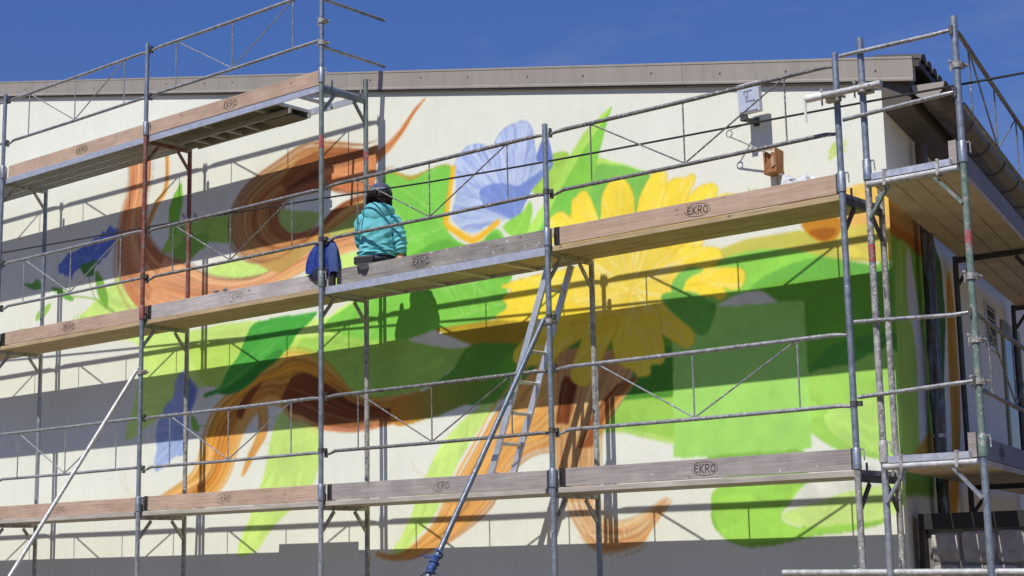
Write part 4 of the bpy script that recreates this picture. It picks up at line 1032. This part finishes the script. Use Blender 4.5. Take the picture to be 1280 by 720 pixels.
attach(MB().tube([(9.99,.84,2.46),(9.995,YW-.012,2.3),(9.99,YW-.012,2.05)], .004, 6).build('lead', M['rail_dark'], smooth=True), bx)

# ---------------------------------------------------------------- crumpled plastic sheet on the middle deck
pm, pnt, pb = newmat('white_plastic_sheet', .25, 0, .5); pb.inputs['Base Color'].default_value = (.74,.75,.77,1); pb.inputs['Transmission Weight'].default_value = .15
rr = np.random.default_rng(4); P = []
for i in range(22):
    row = []
    for k in range(16):
        u_, v_ = i/21, k/15; x = 10.44+.42*u_ + .02*math.sin(9*v_); y = .085+.14*v_
        h = (.262-.10*u_)*math.sin(math.pi*min(1, v_*1.0))**.5*(.92+.08*math.sin(u_*11+v_*3)) if 0 < k < 15 else .0
        row.append((x+rr.normal()*.008, y+rr.normal()*.008, 2.004+max(0, h*(1+rr.normal()*.035))))
    P.append(row)
o = MB().grid(P).build('plastic_sheet', pm); tag(o, 'crumpled clear-white plastic sheet lying on the deck behind the toe board', 'plastic sheet')
so = o.modifiers.new('t', 'SOLIDIFY'); so.thickness = .003

# ---------------------------------------------------------------- small stones / lumps left on the pale toe board
lum = plain('grey_mortar_lump', (.20,.19,.18), .9, 0, .3, 40)
for x, w, lb in ((3.905, .05, 'flat grey mortar crumb on the pale toe board, left of two'), (4.045, .04, 'rounder grey mortar crumb on the pale toe board, right of two')):
    P = []; n = 9
    for i in range(6):
        ph = math.pi*i/5; P.append([(x+w*math.sin(ph)*math.cos(2*math.pi*k/n)*(1+.2*math.sin(k*3.1)), .052+.012*math.sin(ph)*math.sin(2*math.pi*k/n), 2.164+.016*math.cos(ph)*(1 if w > .045 else 1.3)) for k in range(n)])
    tag(MB().grid(P, True).build('mortar_crumb', lum, smooth=True), lb, 'debris')

# ---------------------------------------------------------------- blue jacket slung over the post
jm, jnt, jb = newmat('royal_blue_cloth', .8, 0, .2)
jv = coords(jnt, rand=False); jnt.links.new(ramp(jnt, noise(jnt, jv, 9, 4), [(.35, (.018,.035,.19)), (.7, (.035,.075,.36))]), jb.inputs['Base Color']); bump(jnt, jb, noise(jnt, jv, 260, 2), .2, .002)
jd = plain('navy_lining_cloth', (.018,.022,.05), .85, 0, .3, 20)
jk = thing('jacket', 'royal blue work jacket slung over the post left of the seated painter', 'jacket', loc=(5.46, .03, 2.12))
def cloth(c, hw, hd, z0, z1, seed, fold, top=.5, n=44, rows=22, skew=0):
    P = []; r = random.Random(seed); ph = [r.uniform(0, 6) for _ in range(6)]
    for i in range(rows+1):
        f = i/rows; z = z1+(z0-z1)*f
        env = (min(1, f*3.2)**.5)*(top+(1-top)*min(1, f*1.7)) * (1-.10*max(0, f-.8)*5)
        row = []
        for k in range(n):
            an = 2*math.pi*k/n; fo = 1+fold*(.6*math.sin(5*an+ph[0]+f*3.4)+.35*math.sin(9*an+ph[1]-f*5)+.5*math.sin(3*an+ph[2]+f*7))*(.45+.55*f)
            ca, sa = math.cos(an), math.sin(an)
            row.append((c.x+skew*f+hw*env*fo*math.copysign(abs(ca)**.8, ca), c.y+hd*env*fo*math.copysign(abs(sa)**.8, sa), z+.014*math.sin(2*an+ph[3])*f+.004*math.sin(7*an+ph[4])*f))
        P.append(row)
    return MB().grid(P, True)
mb = cloth(Vector((5.50,.085,0)), .165, .06, 2.10, 2.49, 3, .15, .62, skew=-.035); b = attach(mb.build('body', jm, smooth=False), jk)
sb_ = b.modifiers.new('s', 'SUBSURF'); sb_.levels = 1; sb_.render_levels = 1
mb = cloth(Vector((5.60,.06,0)), .065, .045, 2.12, 2.45, 8, .14, .8, 26, 16, .04); b = attach(mb.build('sleeve', plain('faded_blue_cloth', (.05,.085,.24), .85, 0, .3, 20)), jk); sb_ = b.modifiers.new('s', 'SUBSURF'); sb_.levels = 1; sb_.render_levels = 1
mb = cloth(Vector((5.40,.05,0)), .075, .05, 2.15, 2.44, 15, .16, .7, 26, 16, -.07); b = attach(mb.build('sleeve', jm), jk); sb_ = b.modifiers.new('s', 'SUBSURF'); sb_.levels = 1; sb_.render_levels = 1
mb = cloth(Vector((5.45,.045,0)), .115, .04, 2.095, 2.22, 21, .12, .9, 26, 8); attach(mb.build('lining', jd), jk)

# ---------------------------------------------------------------- seated painter seen from behind
PX, PY, PZ = 6.01, .25, 2.035
person = thing('person', 'person in turquoise hooded jacket and navy cap sitting on the deck, back turned', 'person', loc=(PX, PY, PZ))
def skin(name, verts, edges, radii, mat, levels=2, parent=person, root=0):
    me = bpy.data.meshes.new(name); me.from_pydata([Vector(v)+Vector((PX,PY,PZ)) for v in verts], edges, []); o = bpy.data.objects.new(name, me); COL.objects.link(o)
    o.modifiers.new('skin', 'SKIN').use_smooth_shade = True
    for i, r in enumerate(radii):
        sv = me.skin_vertices[0].data[i]; sv.radius = r if isinstance(r, tuple) else (r, r); sv.use_root = (i == root)
    s = o.modifiers.new('sub', 'SUBSURF'); s.levels = levels; s.render_levels = levels
    me.materials.append(mat); attach(o, parent); return o
skinm = plain('skin', (.50,.27,.19), .55, 0, .08, 20)
jean = plain('blue_denim', (.045,.06,.17), .85, 0, .3, 60)
# body: pelvis, spine, head, arms with hands, legs drawn up in front
bv = [(0,.0,.14),(0,.0,.30),(.0,.02,.46),(.01,.03,.60),(.015,.035,.685),(.02,.05,.75),(.025,.055,.84),(.025,.05,.90),
      (-.145,.03,.585),(-.165,.12,.39),(-.10,.30,.36),(-.08,.36,.38),
      (.155,.02,.575),(.215,-.01,.355),(.225,-.02,.225),(.225,-.025,.20),
      (-.10,.02,.13),(-.16,.26,.33),(-.15,.20,.06),(-.15,.27,.04),
      (.10,.02,.13),(.16,.26,.33),(.15,.20,.06),(.15,.27,.04)]
be = [(0,1),(1,2),(2,3),(3,4),(4,5),(5,6),(6,7),(3,8),(8,9),(9,10),(10,11),(3,12),(12,13),(13,14),(14,15),(0,16),(16,17),(17,18),(18,19),(0,20),(20,21),(21,22),(22,23)]
br_ = [(.13,.11),(.125,.10),(.14,.10),(.12,.085),.052,(.07,.085),(.082,.098),.06,.055,.043,.032,.030,.055,.043,.032,.028,(.09,.09),.062,.045,.04,(.09,.09),.062,.045,.04]
body = skin('body', bv, be, br_, skinm)
# hand on the toe board: palm roots inside the wrist, five fingers of unequal length
HO = Vector((-.078,.13,.025))
fv, fe, fr = [(.298,-.15,.172),(.305,-.178,.158)], [(0,1)], [.026,.030]
for k, (dx, ln) in enumerate(((-.028,.055),(-.010,.070),(.010,.066),(.027,.052))):
    b0 = len(fv); fv += [(.307+dx*.8,-.190,.158),(.309+dx*1.15,-.195-ln*.45,.150),(.310+dx*1.2,-.200-ln*.75,.135-ln*.25)]; fe += [(1,b0),(b0,b0+1),(b0+1,b0+2)]; fr += [.0105,.0095,.008]
b0 = len(fv); fv += [(.275,-.165,.162),(.262,-.188,.152),(.262,-.205,.146)]; fe += [(0,b0),(b0,b0+1),(b0+1,b0+2)]; fr += [.012,.0105,.0085]
skin('hand', [Vector(q)+HO for q in fv], fe, fr, skinm, 2)
# ears and nose on the turned head
mb = MB()
skin('ear', [(.098,.055,.795),(.108,.045,.815),(.104,.05,.785)], [(0,1),(0,2)], [.013,.016,.011], skinm, 1)
skin('nose', [(.06,.135,.80),(.068,.162,.785)], [(0,1)], [.018,.013], skinm, 1)

# trousers
Pp = []
for i in range(13):
    ph = math.pi*i/12; Pp.append([Vector((PX+.172*math.sin(ph)**.7*math.cos(2*math.pi*k/28), PY-.02+.15*math.sin(ph)**.7*math.sin(2*math.pi*k/28), PZ+.15-.118*math.cos(ph)+.004*math.sin(6*math.pi*k/28+i))) for k in range(28)])
jeans = attach(MB().grid(Pp, True).build('jeans', jean, smooth=True), person)
for sx_ in (-1, 1):
    q = [Vector((PX,PY,PZ))+Vector((sx_*a_, b_, c_)) for a_, b_, c_ in ((.08,.02,.14),(.11,.10,.20),(.145,.20,.30),(.158,.255,.335),(.158,.255,.28),(.152,.225,.17),(.15,.205,.07))]
    attach(MB().tube(q, [.10,.098,.085,.075,.072,.066,.062], 14).build('leg', jean, smooth=True), jeans)

# hooded jacket: loft of rings from hem to neck with folds, sleeves grown separately
tq, tnt, tb = newmat('turquoise_softshell', .75, 0, .25)
tv_ = coords(tnt, rand=False)
tnt.links.new(ramp(tnt, noise(tnt, tv_, 6, 4), [(.3, (.105,.42,.46)), (.7, (.165,.54,.58))]), tb.inputs['Base Color']); bump(tnt, tb, noise(tnt, tv_, 35, 4, .6), .5, .012)
rings = [(.205,.178,.145,0,-.02),(.22,.184,.152,0,-.02),(.25,.178,.150,0,-.015),(.31,.168,.145,.0,-.01),(.40,.166,.145,.002,-.005),(.49,.170,.14,.004,.0),(.56,.166,.128,.006,.01),(.61,.145,.112,.008,.018),(.65,.130,.095,.010,.022),(.685,.085,.08,.012,.03),(.705,.075,.075,.014,.032)]
Pj = []; NR = 64; steps = 52
def ringat(f):
    q = f*(len(rings)-1); i = min(int(q), len(rings)-2); t = q-i; t = t*t*(3-2*t)*.5+t*.5
    return [rings[i][k]*(1-t)+rings[i+1][k]*t for k in range(5)]
for i in range(steps+1):
    z, rx, ry, ox, oy = ringat(i/steps); row = []
    for k in range(NR):
        an = 2*math.pi*k/NR; ca, sa = math.cos(an), math.sin(an)
        # diagonal drag folds gathering above the hem and across the back
        low = max(0, 1-abs(z-.24)/.11); mid = max(0, 1-abs(z-.40)/.16)
        fo = low*(.009*math.sin(z*120+3.2*ca+1.3*sa)+.006*math.sin(z*190-5*ca)) + mid*(.006*math.sin(z*70-7*ca+2)+.005*math.sin(9*ca+z*34)) + .003*math.sin(11*an+z*16)
        row.append(Vector((PX+ox+(rx+fo)*math.copysign(abs(ca)**.86, ca), PY+oy+(ry+fo*1.2)*math.copysign(abs(sa)**.86, sa), PZ+z+.006*math.sin(5*an)*(z < .2))))
    Pj.append(row)
jacket = attach(MB().grid(Pj, True).build('jacket', tq, smooth=True), person)
so = jacket.modifiers.new('t', 'SOLIDIFY'); so.thickness = .006
def sleeve(pts, rad, seed):
    r = random.Random(seed); cv = [Vector(p) for p in pts]; out = []; rr_ = []
    m = 46
    arr = catmull(np.array(pts), False, 16); rad_i = np.interp(np.linspace(0, 1, len(arr)), np.linspace(0, 1, len(rad)), rad)
    P = []; prev = None
    for i, p in enumerate(arr):
        t = Vector(arr[min(i+1, len(arr)-1)]-arr[max(i-1, 0)]).normalized(); a = Vector((0,0,1)) if prev is None else prev
        a = (a-t*a.dot(t)).normalized(); prev = a; b = t.cross(a); s = i/len(arr)
        row = []
        for k in range(22):
            an = 2*math.pi*k/22; q = rad_i[i] + .006*math.sin(s*55+2.5*math.cos(an)+seed) + .004*math.sin(s*31-4*math.sin(an)) 
            row.append(Vector(p)+Vector((PX,PY,PZ))+(a*math.cos(an)+b*math.sin(an))*q)
        P.append(row)
    o = attach(MB().grid(P, True).build('sleeve', tq, smooth=True), jacket); so = o.modifiers.new('t', 'SOLIDIFY'); so.thickness = .005
    return o
sleeve([(.09,.02,.565),(.155,.015,.535),(.202,-.01,.43),(.222,-.015,.345),(.228,-.02,.275),(.228,-.022,.23)], [.082,.078,.066,.062,.054,.042], 2)
sleeve([(-.09,.03,.575),(-.145,.04,.55),(-.172,.09,.44),(-.168,.14,.38),(-.13,.24,.365),(-.11,.29,.362)], [.082,.080,.068,.064,.054,.042], 5)
# hood lying on the shoulders: folded pouch
Ph = []
for i in range(15):
    f = i/14; a_ = -math.pi*1.12+f*math.pi*1.24*1.0; row = []
    cx_, cy_ = .012+.118*math.cos(a_), .015+.085*math.sin(a_); thick = .034+.026*max(0, -math.sin(a_))
    for k in range(16):
        an = 2*math.pi*k/16; rr2 = thick*(1+.14*math.sin(3*an+f*9)); dirv = Vector((math.cos(a_), math.sin(a_), 0))
        sag = .052*max(0, -math.sin(a_))**1.5
        row.append(Vector((PX+cx_, PY+cy_, PZ+.655-sag*.7))+dirv*rr2*math.cos(an)*1.0+Vector((0,0,1))*rr2*math.sin(an)*(1.15+.5*max(0,-math.sin(a_))))
    Ph.append(row)
attach(MB().grid(Ph, True).build('hood', tq, smooth=True), jacket)
# hair: scalp cap of soft mass with many loose curls
hm, hnt, hb = newmat('dark_brown_hair', .55, 0, .35); hnt.links.new(ramp(hnt, noise(hnt, coords(hnt, rand=False), 60, 3), [(.3, (.010,.007,.006)), (.7, (.035,.022,.018))]), hb.inputs['Base Color'])
hc = Vector((PX+.012, PY+.03, PZ+.80)); P = []
for i in range(15):
    ph = math.pi*(.10+.86*i/14); row = []
    for k in range(24):
        an = 2*math.pi*k/24; rx, ry, rz = .104, .112, .118
        w = 1+.10*math.sin(5*an+i*1.3)+.06*math.sin(9*an-i*2.1); low = max(0, -math.cos(ph))
        row.append(hc+Vector((rx*w*math.sin(ph)*math.cos(an)*(1+.18*low), ry*w*math.sin(ph)*math.sin(an)*.92, rz*math.cos(ph)*(1+.1*low))))
    P.append(row)
hair = attach(MB().grid(P, True).build('hair', hm, smooth=True), person)
mb = MB(); r = random.Random(5)
for k in range(230):
    an = r.uniform(-math.pi*1.08, math.pi*.1); z0 = r.uniform(-.09, .06); d0 = Vector((math.cos(an), math.sin(an), 0)); p = hc+Vector((d0.x*.103, d0.y*.105, z0)); pts = []
    c1, c2, rd = r.uniform(0, 6), r.uniform(14, 24), r.uniform(.006, .013); ln = r.uniform(.05, .10)
    for j in range(8):
        t = j/7; pts.append(p + d0*(.012*math.sin(t*3)+rd*math.cos(c1+t*c2*.4)) + Vector((-d0.y, d0.x, 0))*rd*math.sin(c1+t*c2*.4) + Vector((0,0,-ln*t)))
    mb.tube(pts, [.0028,.003,.003,.003,.0028,.0024,.0018,.001], 4)
attach(mb.build('curls', hm, smooth=True), hair)
# cap with crown, pale seam band and peak
navy = plain('navy_cap_cloth', (.06,.075,.13), .8, 0, .25, 40); P = []
cc = Vector((PX+.022, PY+.045, PZ+.845)); tl = math.radians(-10)
def capt(x, y, z): return cc+Vector((x*math.cos(tl)+z*math.sin(tl)*.4, y, z*math.cos(tl)-x*math.sin(tl)*.35))
for i in range(10):
    ph = math.pi*.5*(i/9); rz = .085*math.cos(ph); row = []
    for k in range(24):
        an = 2*math.pi*k/24; q = math.sin(ph)**.75; row.append(capt(.104*q*math.cos(an), .113*q*math.sin(an), rz))
    P.append(row)
P.append([capt(.106*math.cos(2*math.pi*k/24), .115*math.sin(2*math.pi*k/24), -.035) for k in range(24)])
capo = attach(MB().grid(P, True).build('cap', navy, smooth=True), person); so = capo.modifiers.new('t', 'SOLIDIFY'); so.thickness = .004
band = [capt(.1085*math.cos(t*math.pi/16), .1175*math.sin(t*math.pi/16), .012) for t in range(33)]
attach(MB().tube(band, .005, 5).build('seam_band', plain('pale_seam', (.5,.53,.58), .7), smooth=True), capo)
P = []
for i in range(5):
    f = i/4; P.append([capt((.085+.0*f)*math.sin(a2)*(1-.12*f)+.03*f, .10*math.cos(a2)**.6*1.0+.075*f*math.cos(a2)+.01, -.03-.012*f-.01*abs(math.sin(a2))) for a2 in np.linspace(-1.35, 1.35, 13)])
pk = attach(MB().grid(P).build('peak', navy, smooth=True), capo); so = pk.modifiers.new('t', 'SOLIDIFY'); so.thickness = .004
# waist bag hanging over the edge of the board
bagm = plain('black_nylon', (.020,.020,.022), .6, 0, .3, 40)
bag = attach(MB().obox(Vector((PX-.085,PY-.185,PZ+.155)), Vector((1,0,.06)).normalized(), UY, Z1, .095, .03, .038).build('waist_bag', bagm, bevel=.014), person)
attach(MB().add([(PX-.165,PY-.20,PZ+.125),(PX-.0,PY-.20,PZ+.135),(PX-.03,PY-.212,PZ+.075),(PX-.065,PY-.214,PZ+.035),(PX-.11,PY-.212,PZ+.06)], [(0,1,2,3,4)]).build('flap', bagm), bag)
so = bag.children[0].modifiers.new('t', 'SOLIDIFY'); so.thickness = .012
attach(MB().tube([(PX+.185*math.cos(t*math.pi/14), PY-.02+.155*math.sin(t*math.pi/14), PZ+.165+.006*math.sin(t)) for t in range(-14, 15)], .014, 6).build('belt', bagm, smooth=True), bag)
attach(MB().obox(Vector((PX-.02,PY-.2,PZ+.165)), UX, UY, Z1, .02, .01, .013).build('buckle', M['dark_steel']), bag)

person.rotation_euler = (0, 0, math.radians(33))
